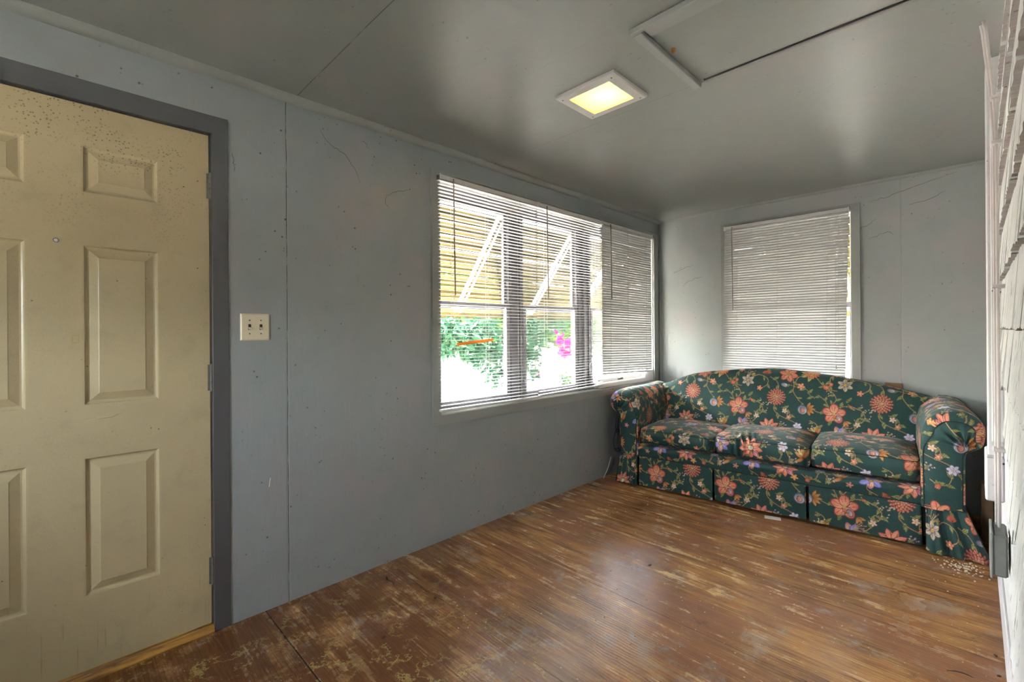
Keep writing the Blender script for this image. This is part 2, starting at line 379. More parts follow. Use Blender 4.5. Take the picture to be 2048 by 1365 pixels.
# ------------------------------------------------------------------ mesh helpers
class MB:
    def __init__(s): s.v = []; s.f = []; s.mi = []
    def face(s, idx, mi=0): s.f.append(tuple(idx)); s.mi.append(mi)
    def quad(s, a, b, c, d, mi=0):
        n = len(s.v); s.v += [tuple(a), tuple(b), tuple(c), tuple(d)]; s.face((n, n + 1, n + 2, n + 3), mi)
    def box(s, x0, x1, y0, y1, z0, z1, mi=0, ch=0.0, mat=None):
        x0, x1 = min(x0, x1), max(x0, x1); y0, y1 = min(y0, y1), max(y0, y1); z0, z1 = min(z0, z1), max(z0, z1)
        n = len(s.v)
        if ch <= 0:
            P = [(x, y, z) for x in (x0, x1) for y in (y0, y1) for z in (z0, z1)]
            F = [(0, 1, 3, 2), (4, 6, 7, 5), (0, 4, 5, 1), (2, 3, 7, 6), (0, 2, 6, 4), (1, 5, 7, 3)]
        else:
            c = min(ch, (x1 - x0) / 2.01, (y1 - y0) / 2.01, (z1 - z0) / 2.01)
            P = []; F = []
            # chamfered box: 24 vertices, three per corner
            idx = {}
            for ix, x in enumerate((x0, x1)):
                for iy, y in enumerate((y0, y1)):
                    for iz, z in enumerate((z0, z1)):
                        sx, sy, sz = (c if ix == 0 else -c), (c if iy == 0 else -c), (c if iz == 0 else -c)
                        idx[(ix, iy, iz, 0)] = len(P); P.append((x, y + sy, z + sz))
                        idx[(ix, iy, iz, 1)] = len(P); P.append((x + sx, y, z + sz))
                        idx[(ix, iy, iz, 2)] = len(P); P.append((x + sx, y + sy, z))
            I = lambda a, b, c_, d: idx[(a, b, c_, d)]
            F += [(I(0,0,0,0), I(0,0,1,0), I(0,1,1,0), I(0,1,0,0)), (I(1,0,0,0), I(1,1,0,0), I(1,1,1,0), I(1,0,1,0))]
            F += [(I(0,0,0,1), I(1,0,0,1), I(1,0,1,1), I(0,0,1,1)), (I(0,1,0,1), I(0,1,1,1), I(1,1,1,1), I(1,1,0,1))]
            F += [(I(0,0,0,2), I(0,1,0,2), I(1,1,0,2), I(1,0,0,2)), (I(0,0,1,2), I(1,0,1,2), I(1,1,1,2), I(0,1,1,2))]
            for a in (0, 1):
                for b in (0, 1):
                    F.append((I(0,a,b,1), I(0,a,b,2), I(1,a,b,2), I(1,a,b,1)))
                    F.append((I(a,0,b,0), I(a,1,b,0), I(a,1,b,2), I(a,0,b,2)))
                    F.append((I(a,b,0,0), I(a,b,0,1), I(a,b,1,1), I(a,b,1,0)))
                    for c_ in (0, 1):
                        F.append((I(a,b,c_,0), I(a,b,c_,1), I(a,b,c_,2)))
        if mat is not None:
            P = [tuple(mat @ Vector(q)) for q in P]
        s.v += P
        for f in F: s.face([n + i for i in f], mi)
    def tube(s, pts, r, n=8, mi=0, cap=True):
        pts = [Vector(p) for p in pts]; base = len(s.v); m = len(pts)
        rs = r if isinstance(r, (list, tuple)) else [r] * m
        up = Vector((0.13, 0.21, 0.97)).normalized()
        for i, p in enumerate(pts):
            t = (pts[min(i + 1, m - 1)] - pts[max(i - 1, 0)])
            t = t.normalized() if t.length > 1e-9 else Vector((0, 0, 1))
            if abs(t.dot(up)) > 0.95: up = Vector((0.9, 0.3, 0.1)).normalized()
            a = t.cross(up).normalized(); b = t.cross(a).normalized()
            for k in range(n):
                th = 2 * math.pi * k / n
                s.v.append(tuple(p + (a * math.cos(th) + b * math.sin(th)) * rs[i]))
        for i in range(m - 1):
            for k in range(n):
                s.face((base + i * n + k, base + i * n + (k + 1) % n, base + (i + 1) * n + (k + 1) % n, base + (i + 1) * n + k), mi)
        if cap:
            s.face([base + k for k in range(n)][::-1], mi); s.face([base + (m - 1) * n + k for k in range(n)], mi)
    def prism(s, poly, axis, a, b, mi=0):
        """poly: 2-D outline in the two other axes, extruded along axis from a to b"""
        n = len(s.v); k = len(poly)
        def mk(p, q):
            if axis == 0: return (q, p[0], p[1])
            if axis == 1: return (p[0], q, p[1])
            return (p[0], p[1], q)
        s.v += [mk(p, a) for p in poly] + [mk(p, b) for p in poly]
        s.face([n + i for i in range(k)], mi); s.face([n + k + i for i in reversed(range(k))], mi)
        for i in range(k):
            j = (i + 1) % k
            s.face((n + i, n + k + i, n + k + j, n + j), mi)
    def build(s, name, mats, parent=None, smooth=False, recalc=True):
        me = bpy.data.meshes.new(name); me.from_pydata(s.v, [], s.f)
        if not isinstance(mats, (list, tuple)): mats = [mats]
        for m in mats: me.materials.append(MAT[m] if isinstance(m, str) else m)
        me.polygons.foreach_set('material_index', s.mi)
        if smooth: me.polygons.foreach_set('use_smooth', [True] * len(s.f))
        if recalc:
            import bmesh
            bm = bmesh.new(); bm.from_mesh(me); bmesh.ops.recalc_face_normals(bm, faces=bm.faces); bm.to_mesh(me); bm.free()
        me.update()
        o = bpy.data.objects.new(name, me); COL.objects.link(o)
        if parent is not None: o.parent = parent
        return o

def empty(name, loc=(0, 0, 0), rz=0.0, parent=None):
    o = bpy.data.objects.new(name, None); COL.objects.link(o)
    o.location = loc; o.rotation_euler = (0, 0, rz); o.empty_display_size = 0.05
    if parent is not None: o.parent = parent
    return o
def tag(o, label, cat, group=None, kind=None):
    o['label'] = label; o['category'] = cat
    if group: o['group'] = group
    if kind: o['kind'] = kind
    return o
def struct(o, label=None):
    o['kind'] = 'structure'
    if label: o['label'] = label
    return o
def box(name, b, mat, parent=None, ch=0.0, smooth=False):
    m = MB(); m.box(*b, ch=ch); return m.build(name, mat, parent, smooth)
# ------------------------------------------------------------------ the room shell
def wall_boxes(name, axis, p0, p1, u0, u1, z0, z1, holes, mat):
    """a wall slab between p0 and p1 along its thickness axis, with rectangular holes (ua, ub, za, zb)"""
    us = sorted({u0, u1, *[h[0] for h in holes], *[h[1] for h in holes]})
    m = MB()
    for a, b in zip(us[:-1], us[1:]):
        c = (a + b) / 2
        hs = sorted([(h[2], h[3]) for h in holes if h[0] < c < h[1]])
        z = z0
        for ha, hb in hs + [(z1, z1)]:
            if ha - z > 1e-4:
                if axis == 0: m.box(p0, p1, a, b, z, ha)
                else: m.box(a, b, p0, p1, z, ha)
            z = hb
    return struct(m.build(name, mat))

WL = (1.648, 4.262, 0.765, 2.19)      # opening of the long window in the left wall (y0, y1, z0, z1)
WF = (0.685, 1.605, 0.765, 2.19)      # opening of the end window (x0, x1, z0, z1)
DR = (-0.475, 0.476, 0.0, 2.112)      # door opening
wall_boxes('wall_left', 0, -0.12, 0.0, YB - 0.1, YF + 0.12, -0.02, HC + 0.1, [WL, DR], 'wall')
wall_boxes('wall_far', 1, YF, YF + 0.12, 0.0, XW + 0.15, -0.02, HC + 0.1, [WF], 'wall_far')
wall_boxes('wall_back', 1, YB - 0.1, YB, 0.0, XW + 0.15, -0.02, HC + 0.1, [(0.85, 1.45, 1.20, 1.80)], 'wall')
FLX = MB(); FLX.box(-0.12, XW + 0.15, YB - 0.1, YF + 0.12, -0.08, 0.0)
struct(FLX.build('floor', 'floor'))
LAMP = (0.925, 1.145, 1.752, 1.958)
cm = MB()
for (a, b, c, d) in ((-0.12, LAMP[0], YB - 0.1, YF + 0.12), (LAMP[1], XW + 0.15, YB - 0.1, YF + 0.12),
                     (LAMP[0], LAMP[1], YB - 0.1, LAMP[2]), (LAMP[0], LAMP[1], LAMP[3], YF + 0.12)):
    cm.box(a, b, c, d, HC, HC + 0.012)
ceil = struct(cm.build('ceiling', 'ceiling'))
rm = MB(); rm.box(-0.15, XW + 0.2, YB - 0.15, YF + 0.15, HC + 0.115, HC + 0.16)
struct(rm.build('trim_1', 'frame_dark'), 'roof deck above the ceiling')

# right-hand wall: the old outside wall of the house, cedar shingles under thick white paint
rw = MB(); rw.box(XW + 0.004, XW + 0.15, YB - 0.1, YF, -0.02, HC + 0.012)
wr = struct(rw.build('wall_right', 'white_paint'))
rng = random.Random(5)
sh = MB()
for k in range(-6, 7):
    zb = 1.262 + 0.19 * k
    if zb > HC - 0.02: break
    ylim = 3.38 if k >= 0 else {-1: 2.62, -2: 2.26, -3: 2.02, -4: 1.95, -5: 1.92, -6: 1.90}[k]
    y = YB + 0.02
    while y < ylim - 0.03:
        w = rng.uniform(0.09, 0.22); ye = min(y + w, ylim)
        dz = rng.uniform(-0.006, 0.006); lean = rng.uniform(-0.0015, 0.002)
        face = (2.345 if k >= 0 else 2.343) + lean
        if k < 0 and ye > ylim - 0.3: dz = rng.uniform(-0.03, 0.07)
        if k == -6: dz = rng.uniform(0.0, 0.02)
        n = 7; ztop = min(zb + 0.215, HC - 0.001)
        # striated face: small vertical ridges
        ys = [y + 0.0015 + (ye - y - 0.003) * i / n for i in range(n + 1)]
        for i in range(n):
            a, b = ys[i], ys[i + 1]
            ra, rb = 0.0012 * math.sin(a * 411), 0.0012 * math.sin(b * 411)
            zz = zb + dz + 0.003 * math.sin(a * 157); zz2 = zb + dz + 0.003 * math.sin(b * 157)
            top = XW + 0.002
            sh.quad((face + ra, a, zz), (face + rb, b, zz2), (top, b, ztop), (top, a, ztop))
            sh.quad((face + ra, a, zz), (face + rb, b, zz2), (XW + 0.004, b, zz2), (XW + 0.004, a, zz))
        for q in (ys[0], ys[-1]):
            sh.quad((face, q, zb + dz), (XW + 0.004, q, zb + dz), (XW + 0.004, q, ztop), (XW + 0.002, q, ztop))
        y = ye
so = sh.build('shingle_siding', 'shingle', wr, recalc=False); so['kind'] = 'structure'

# baseboards and small mouldings
def quarter_round(m, axis, a, b, corner, sx, r, down=True):
    """quarter-round in the wall/ceiling angle; corner = (x or y of wall, z of ceiling)"""
    pts = [(corner[0], corner[1])] + [(corner[0] + sx * r * math.sin(t * math.pi / 2 / 6), corner[1] - r * math.cos(t * math.pi / 2 / 6)) for t in range(7)]
    if axis == 1: m.prism([(p[0], p[1]) for p in pts], 1, a, b)
    else: m.prism([(p[0], p[1]) for p in pts], 0, a, b)
m = MB(); quarter_round(m, 1, YB, YF, (0.0, HC), 1, 0.034); struct(m.build('trim_2', 'trim', smooth=False), 'quarter-round moulding between left wall and ceiling')
m = MB(); quarter_round(m, 0, 0.0, XW, (YF, HC), -1, 0.020); struct(m.build('trim_3', 'trim'), 'quarter-round moulding above the end wall')
m = MB(); m.tube([(0.004, YF - 0.004, 0), (0.004, YF - 0.004, HC)], 0.011, 8); struct(m.build('trim_4', 'trim', smooth=True), 'painted bead in the room corner')
m = MB(); m.box(XW - 0.004, XW + 0.006, YB, YF, 0.0, 0.17, ch=0.003); struct(m.build('baseboard_right', 'white_paint'))
# window casing of the house wall, with its sill horn
m = MB(); m.box(2.314, XW + 0.004, 2.735, 2.85, 0.63, 2.35, ch=0.004); m.box(2.326, XW + 0.004, 2.70, 2.735, 0.80, 2.36, ch=0.003)
m.box(2.306, XW + 0.004, 2.69, 2.93, 0.56, 0.74, ch=0.006)
struct(m.build('trim_5', 'white_paint'), 'white painted casing on the shingled wall')

# hairline cracks in the paint of the two far walls, as shallow raised paint edges
def crack_mesh(paths, plane, val, r=0.0012):
    m = MB()
    for pth in paths:
        pts = []
        rg = random.Random(int(pth[0][0] * 1000))
        for (a, b), (c, d) in zip(pth[:-1], pth[1:]):
            for i in range(5):
                t = i / 5
                pts.append((a + (c - a) * t + rg.uniform(-.006, .006), b + (d - b) * t + rg.uniform(-.006, .006)))
        pts.append(pth[-1])
        P = [((val, p[0], p[1]) if plane == 0 else (p[0], val, p[1])) for p in pts]
        m.tube(P, [r * (0.4 + 0.6 * math.sin(math.pi * min(1, (i + 1) / len(P)))) for i in range(len(P))], 5)
    return m
o = crack_mesh([[(0.93, 2.27), (1.0, 2.20), (1.05, 2.19), (1.11, 2.13), (1.15, 2.05)], [(1.30, 2.02), (1.37, 2.06), (1.45, 2.08)],
                [(1.30, 2.02), (1.29, 1.98), (1.32, 1.95)], [(1.16, 2.28), (1.2, 2.25)], [(0.55, 2.05), (0.565, 2.0), (0.562, 1.97)]], 0, 0.0, 0.0009).build('paint_crack', 'frame_dark', bpy.data.objects['wall_left'])
o['kind'] = 'structure'
o = crack_mesh([[(1.72, 2.23), (1.83, 2.25), (1.98, 2.29), (2.2, 2.34)], [(1.95, 2.16), (2.08, 2.19), (2.14, 2.22)], [(1.62, 2.02), (1.70, 2.05), (1.76, 2.1)],
                [(0.2, 1.86), (0.27, 1.88), (0.36, 1.90)], [(0.25, 1.70), (0.3, 1.74), (0.38, 1.77), (0.45, 1.78)], [(0.2, 1.86), (0.15, 1.84)],
                [(1.72, 1.95), (1.82, 1.99), (1.86, 1.96)]], 1, YF, 0.0011).build('paint_crack', 'frame_dark', bpy.data.objects['wall_far'])
o['kind'] = 'structure'

m = MB()
for (y, z, r) in ((0.772, 1.797, 0.0045), (0.765, 1.66, 0.002), (0.98, 1.60, 0.0022), (2.9, 0.42, 0.0025), (0.61, 1.86, 0.002)):
    m.tube([(0.0, y, z), (0.0012, y, z)], r, 8)
o = m.build('nail_hole', 'dark_slot', bpy.data.objects['wall_left']); o['kind'] = 'structure'
m = MB(); m.tube([(0.0, 0.700, 0.600), (0.0005, 0.697, 0.585), (0.0, 0.694, 0.560)], 0.0018, 5)
o = m.build('scratch', 'paper', bpy.data.objects['wall_left']); o['kind'] = 'structure'

# ------------------------------------------------------------------ door_1
door = struct(empty('door_1', (-0.014, 0.0035, 0.0)), 'beige six-panel door with painted hinges')
def panel_door(w, z0, z1, th, cols, rows, groove=0.046):
    m = MB()
    y0, y1 = -w / 2, w / 2
    ys = sorted({y0, y1, *[c for q in cols for c in q]}); zs = sorted({z0, z1, *[c for q in rows for c in q]})
    for a, b in zip(ys[:-1], ys[1:]):
        for c, d in zip(zs[:-1], zs[1:]):
            inpan = any(abs(a - q[0]) < 1e-6 for q in cols) and any(abs(c - r[0]) < 1e-6 for r in rows)
            if not inpan:
                m.quad((0, a, c), (0, b, c), (0, b, d), (0, a, d))
                continue
            prof = [(0, 0), (0.005, -0.0005), (0.009, -0.006), (0.014, -0.0085), (0.019, -0.0085), (groove - 0.003, -0.0005), (groove, 0.001)]
            for (i0, h0), (i1, h1) in zip(prof[:-1], prof[1:]):
                A = [(h0, a + i0, c + i0), (h0, b - i0, c + i0), (h0, b - i0, d - i0), (h0, a + i0, d - i0)]
                B = [(h1, a + i1, c + i1), (h1, b - i1, c + i1), (h1, b - i1, d - i1), (h1, a + i1, d - i1)]
                for i in range(4):
                    j = (i + 1) % 4; m.quad(A[i], A[j], B[j], B[i])
            g, h = prof[-1]
            m.quad((h, a + g, c + g), (h, b - g, c + g), (h, b - g, d - g), (h, a + g, d - g))
    m.quad((0, y0, z0), (0, y0, z1), (-th, y0, z1), (-th, y0, z0)); m.quad((0, y1, z0), (0, y1, z1), (-th, y1, z1), (-th, y1, z0))
    m.quad((0, y0, z0), (0, y1, z0), (-th, y1, z0), (-th, y0, z0)); m.quad((0, y0, z1), (0, y1, z1), (-th, y1, z1), (-th, y0, z1))
    m.quad((-th, y0, z0), (-th, y1, z0), (-th, y1, z1), (-th, y0, z1))
    return m
cols = [(-0.2955, -0.0695), (0.0695, 0.2955)]
rows = [(0.300, 0.812), (1.000, 1.592), (1.780, 1.957)]
slab = panel_door(0.930, 0.034, 2.104, 0.040, cols, rows).build('door_panel', 'door', door, recalc=False)
m = MB()
m.tube([(0.002, -0.40, 0.98), (0.045, -0.40, 0.98)], 0.011, 12); m.tube([(0.045, -0.40, 0.98), (0.055, -0.40, 0.98), (0.075, -0.40, 0.98), (0.082, -0.40, 0.98)], [0.013, 0.027, 0.026, 0.014], 16)
m.build('door_knob', 'hinge', door, smooth=True)
for z0, z1 in ((0.201, 0.313), (1.021, 1.131), (1.836, 1.942)):
    m = MB()
    hy = 0.4685
    n = 5; L = (z1 - z0) / n
    for i in range(n):
        m.tube([(0.011, hy, z0 + i * L + 0.0008), (0.011, hy, z0 + (i + 1) * L - 0.0008)], 0.0058, 10)
    m.tube([(0.011, hy, z0 - 0.003), (0.011, hy, z1 + 0.003)], 0.0038, 8)
    m.box(-0.002, 0.004, hy - 0.012, hy + 0.004, z0, z1)
    m.build('hinge', 'hinge', door)
m = MB(); m.tube([(0.0, 0.0025, 1.597), (0.005, 0.0025, 1.597)], 0.0085, 16); m.tube([(0.004, 0.0025, 1.597), (0.0065, 0.0025, 1.597)], [0.0062, 0.0045], 14, mi=1)
m.build('peephole', ['hinge', 'metal_white'], door)
def tape(y, z, w, h, rot):
    m = MB(); R = Matrix.Rotation(rot, 4, 'X')
    for (a, b, c, d) in ((-w, w, h - .0015, h), (-w, w, -h, -h + .0015), (-w, -w + .0015, -h, h), (w - .0015, w, -h, h)):
        m.box(0.0, 0.0006, a, b, c, d, mat=Matrix.Translation((0, y, z)) @ R)
    m.build('tape_mark', 'tape', door)
tape(0.095, 2.008, 0.013, 0.008, 0.1); tape(0.404, 1.46, 0.0065, 0.011, -0.25); tape(0.051, 1.246, 0.009, 0.014, 0.0); tape(0.448, 1.30, 0.004, 0.014, -0.5)
m = MB(); m.tube([(-0.0015, 0.070, 0.945), (-0.0005, 0.105, 0.950), (-0.0002, 0.150, 0.953), (-0.001, 0.172, 0.962)], [0.001, 0.0026, 0.003, 0.001], 8)
m.build('dent', 'door', door, smooth=True)
# dark painted flat frame and the stop behind it
cs = MB()
cs.box(-0.10, 0.005, 0.4755, 0.537, 0.0, 2.187, ch=0.002)
cs.box(-0.10, 0.005, -0.54, -0.478, 0.0, 2.187, ch=0.002)
cs.box(-0.10, 0.0055, -0.54, 0.537, 2.110, 2.187, ch=0.002)
cs.box(-0.12, -0.06, 0.455, 0.478, 0.0, 2.112); cs.box(-0.12, -0.06, -0.478, -0.455, 0.0, 2.112); cs.box(-0.12, -0.06, -0.478, 0.478, 2.09, 2.112)
co = cs.build('door_frame', 'door_casing'); co.parent = door; co.location = (0.014, -0.0035, 0)
th = MB(); th.prism([(-0.12, 0.0), (0.012, 0.0), (0.012, 0.006), (0.002, 0.027), (-0.12, 0.030)], 1, -0.475, 0.4745)
th.box(-0.055, -0.012, -0.465, 0.465, 0.030, 0.034)
to = th.build('threshold', 'oak'); to.parent = door; to.location = (0.014, -0.0035, 0)

# ------------------------------------------------------------------ window_1 (left wall) and window_2 (end wall)
def picture_casing(m, axis, val, s, u0, u1, z0, z1, wdt, t, lip=0.004):
    """mitred flat casing around an opening; outer rectangle given; s = direction into the room"""
    def P(u, z, d): return (val + s * d, u, z) if axis == 0 else (u, val + s * d, z)
    O = [(u0, z0), (u1, z0), (u1, z1), (u0, z1)]; w = wdt
    I = [(u0 + w[0], z0 + w[1]), (u1 - w[2], z0 + w[1]), (u1 - w[2], z1 - w[3]), (u0 + w[0], z1 - w[3])]
    for i in range(4):
        j = (i + 1) % 4
        o0, o1, i0, i1 = O[i], O[j], I[i], I[j]
        m.quad(P(*o0, t), P(*o1, t), P(*i1, t), P(*i0, t))
        m.quad(P(*o0, 0), P(*o1, 0), P(*o1, t), P(*o0, t)); m.quad(P(*i0, -0.02), P(*i1, -0.02), P(*i1, t), P(*i0, t))

win = struct(empty('window_1', (0, 0, 0)), 'long window in the left wall')
m = MB(); picture_casing(m, 0, 0.0, 1, 1.590, 4.338, 0.705, 2.237, (0.058, 0.058, 0.076, 0.047), 0.016)
m.build('window_frame', 'trim', win)
m = MB(); m.box(-0.11, 0.012, WL[0], WL[1], 0.745, 0.768, ch=0.003)
m.build('window_sill', 'trim', win)
# reveal boards
m = MB(); m.box(-0.12, 0.0, WL[0] - 0.002, WL[0] + 0.008, 0.76, 2.19); m.box(-0.12, 0.0, WL[1] - 0.008, WL[1] + 0.002, 0.76, 2.19); m.box(-0.12, 0.0, WL[0], WL[1], 2.18, 2.192)
m.build('jamb', 'metal_white', win)
# header board and mullions
m = MB(); m.box(-0.10, -0.045, WL[0] + 0.008, WL[1] - 0.008, 2.115, 2.18, ch=0.002)
m.build('header_board', 'alu', win)
units = [(1.662, 2.300), (2.430, 3.088), (3.268, 4.245)]
for a, b in ((2.300, 2.430), (3.088, 3.268)):
    m = MB(); m.box(-0.105, -0.055, a, b, 0.768, 2.115, ch=0.003)
    c = (a + b) / 2
    m.box(-0.055, -0.046, a + 0.006, a + 0.030, 0.768, 2.115, ch=0.002); m.box(-0.055, -0.046, b - 0.030, b - 0.006, 0.768, 2.115, ch=0.002)
    if b - a > 0.15: m.box(-0.055, -0.04, c - 0.012, c + 0.018, 0.768, 2.115, mi=1, ch=0.002)
    m.build('mullion', ['bronze', 'alu'], win)
def sash(parent, axis, val, a, b, z0, z1, fr, mat, name='sash'):
    def B(m, u0, u1, zz0, zz1, d0, d1):
        if axis == 0: m.box(val + d0, val + d1, u0, u1, zz0, zz1, ch=0.002)
        else: m.box(u0, u1, val + d0, val + d1, zz0, zz1, ch=0.002)
    m = MB()
    B(m, a, a + fr, z0, z1, -0.012, 0.012); B(m, b - fr, b, z0, z1, -0.012, 0.012)
    B(m, a + fr, b - fr, z0, z0 + fr * 1.15, -0.012, 0.012); B(m, a + fr, b - fr, z1 - fr, z1, -0.012, 0.012)
    o = m.build(name, mat, parent)
    g = MB(); B(g, a + fr, b - fr, z0 + fr, z1 - fr, -0.002, 0.002)
    g.build('pane', 'glass', o)
    return o
for (a, b) in units:
    m = MB()
    for (u0, u1) in ((a, a + 0.010), (b - 0.010, b)): m.box(-0.105, -0.055, u0, u1, 0.768, 2.115)
    m.box(-0.105, -0.05, a, b, 0.768, 0.795); m.build('track', 'alu', win)
    sash(win, 0, -0.090, a + 0.010, b - 0.010, 1.425, 2.113, 0.022, 'alu')
    sash(win, 0, -0.062, a + 0.010, b - 0.010, 0.796, 1.462, 0.026, 'alu')
# white lower rail, latch and stool end seen under the short blind
m = MB(); m.box(-0.045, 0.004, 3.30, 4.10, 0.768, 0.812, ch=0.006); m.box(-0.035, -0.012, 3.33, 4.07, 0.815, 0.850, ch=0.006); m.box(-0.04, 0.0, 4.10, 4.25, 0.77, 0.875, ch=0.004)
m.build('sill_guard', 'metal_white', win)
m = MB(); m.box(-0.012, 0.004, 3.63, 3.70, 0.826, 0.838, ch=0.003); m.tube([(0.0, 3.64, 0.835), (0.010, 3.665, 0.842), (0.0, 3.69, 0.835)], 0.004, 6)
m.build('latch', 'hinge', win)

win2 = struct(empty('window_2', (0, 0, 0)), 'window in the end wall')
m = MB(); picture_casing(m, 1, YF, -1, 0.624, 1.661, 0.705, 2.237, (0.061, 0.06, 0.056, 0.047), 0.018)
m.build('window_frame', 'trim', win2)
m = MB(); m.box(WF[0] - 0.002, WF[0] + 0.006, YF, YF + 0.12, 0.76, 2.19); m.box(WF[1] - 0.006, WF[1] + 0.002, YF, YF + 0.12, 0.76, 2.19); m.box(WF[0], WF[1], YF, YF + 0.12, 2.184, 2.192)
m.build('jamb', 'metal_white', win2)
m = MB(); m.box(WF[0], WF[1], YF - 0.012, YF + 0.11, 0.745, 0.768, ch=0.003); m.build('window_sill', 'trim', win2)
sash(win2, 1, YF + 0.090, WF[0] + 0.006, WF[1] - 0.006, 1.445, 2.184, 0.016, 'metal_white')
s2 = sash(win2, 1, YF + 0.062, WF[0] + 0.006, WF[1] - 0.006, 0.768, 1.47, 0.016, 'bronze')
m = MB(); m.box(WF[0] + 0.006, WF[1] - 0.006, YF + 0.045, YF + 0.075, 1.44, 1.482, ch=0.002); m.build('meeting_rail', 'bronze', win2)
# glazing of the window behind the camera
win3 = struct(empty('window_3', (0, 0, 0)), 'window in the wall behind the viewpoint')
sash(win3, 1, YB - 0.05, 0.85, 1.45, 1.20, 1.80, 0.03, 'metal_white')

# ------------------------------------------------------------------ mini blinds
def blind(name, label, loc, rz, width, zbot_l, zbot_r, tilt, pitch, wand_x=0.09, wand_len=0.68, ladders=(0.1, 0.5, 0.9), shift=0.0, rail_over=0.0, seed=1, cord_x=None, cord_len=0.9, skew=0.0, gaps=()):
    """local X along the blind, local Y out of the room, local Z up from the head rail's top"""
    root = empty(name, loc, rz)
    tag(root, label, 'blind', None)
    rg = random.Random(seed)
    hr = MB(); hr.box(-0.004 - rail_over, width + 0.004 + rail_over, -0.016, 0.016, -0.028, 0.0, ch=0.002)
    hr.build('headrail', 'blind_rail', root)
    for xx in (-0.004 - rail_over, width + rail_over - 0.004):
        b = MB(); b.box(xx, xx + 0.008, -0.020, 0.018, -0.034, 0.004, ch=0.002); b.build('bracket', 'metal_white', root)
    H = -0.026; L = zbot_l; R = zbot_r
    n = int((H - (L + R) / 2) / pitch)
    sm = MB(); cw = 0.0125
    for i in range(n):
        f = (i + 0.35) / n
        zl = H + (L + 0.014 - H) * f; zr = H + (R + 0.014 - H) * f
        x0 = shift * f + skew * math.sin(f * 3.1) + rg.uniform(-.0012, .0012); x1 = x0 + width
        tl = tilt + rg.uniform(-0.03, 0.03)
        nx = 9
        g = 0.0
        for (gf, gw, ga) in gaps:
            if abs(f - gf) < gw: g = ga
        base = len(sm.v)
        wob = rg.uniform(-.0010, .0010); ph = rg.uniform(0, 6)
        for a in range(nx + 1):
            s = a / nx; x = x0 + (x1 - x0) * s; z = zl + (zr - zl) * s + wob * math.sin(s * 5 + ph) + g * math.exp(-((s - 0.96) / 0.05) ** 2)
            for q in (-1, -0.45, 0.45, 1):
                yy = q * cw; cz = 0.0030 * (1 - q * q)
                sm.v.append((x, yy * math.cos(tl) - cz * math.sin(tl), z + yy * math.sin(tl) + cz * math.cos(tl)))
        for a in range(nx):
            for q in range(3):
                b0 = base + a * 4 + q
                sm.face((b0, b0 + 4, b0 + 5, b0 + 1))
    sm.build('slats', 'slat', root, smooth=True, recalc=False)
    bt = MB()
    Mx = Matrix.Translation((shift, 0, L)) @ Matrix.Rotation(-math.atan2(R - L, width), 4, 'Y')
    bt.box(0, width, -0.013, 0.013, -0.006, 0.008, ch=0.003, mat=Mx); bt.build('bottom_rail', 'blind_rail', root)
    ld = MB()
    for s in ladders:
        for yy in (-0.0145, 0.0145):
            pts = [(width * s + shift * f + skew * math.sin(f * 3.1), yy, H + 0.01 + ((L + (R - L) * s) - H) * f) for f in [k / 12 for k in range(13)]]
            ld.tube(pts, 0.0009, 5, cap=False)
    ld.build('ladder_cord', 'cord', root)
    if wand_len:
        wd = MB(); wd.tube([(wand_x, -0.024, -0.012), (wand_x, -0.026, -0.04), (wand_x + 0.006, -0.028, -0.04 - wand_len)], 0.0042, 6); wd.build('tilt_wand', 'wand', root)
    if cord_x is not None:
        cd = MB(); cd.tube([(cord_x, -0.020, -0.03), (cord_x - 0.002, -0.021, -cord_len)], 0.0011, 5); cd.tube([(cord_x + 0.018, -0.020, -0.03), (cord_x + 0.014, -0.021, -cord_len * 0.93)], 0.0011, 5)
        cd.tube([(cord_x - 0.002, -0.021, -cord_len), (cord_x - 0.002, -0.021, -cord_len - 0.03)], [0.003, 0.006], 8); cd.build('lift_cord', 'cord', root)
    return root
B1 = blind('mini_blind', 'white mini blind with open slats and a bent slat tinted as if lit amber, nearest the door', (0.040, 1.622, 2.200), math.pi / 2, 0.862, -1.405, -1.412, -0.02, 0.0218,
           0.092, 0.675, (0.115, 0.44, 0.79), seed=3)
B2 = blind('mini_blind', 'white mini blind with open slats in the middle of the long window', (0.040, 2.500, 2.200), math.pi / 2, 0.795, -1.405, -1.395, -0.02, 0.0218,
           0.075, 0.66, (0.10, 0.5, 0.87), seed=4)
B3 = blind('mini_blind', 'white mini blind with closed slats beside the room corner, above the sofa arm', (0.040, 3.310, 2.200), math.pi / 2, 0.845, -1.300, -1.325, 1.20, 0.0218,
           0.105, 0.62, (0.14, 0.47, 0.86), shift=-0.004, seed=5, gaps=((0.735, 0.008, 0.006),))
for g in (B1, B2, B3): g['group'] = 'mini blinds on the long window'
B4 = blind('mini_blind', 'white mini blind with closed slats on the end wall, behind the sofa', (0.668, YF - 0.040, 2.206), 0.0, 0.930, -1.395, -1.395, 1.18, 0.0220,
           0.070, 0.72, (0.13, 0.48, 0.86), shift=-0.030, seed=6, cord_x=0.845, cord_len=1.22)
# slat hanging loose behind the first blind, its amber light painted on
m = MB(); m.box(0, 0.30, -0.0006, 0.0006, -0.009, 0.009, mat=Matrix.Translation((0.115, -0.017, -1.012)) @ Matrix.Rotation(-0.08, 4, 'Y'))
m.build('bent_slat', 'slat_bent', B1)

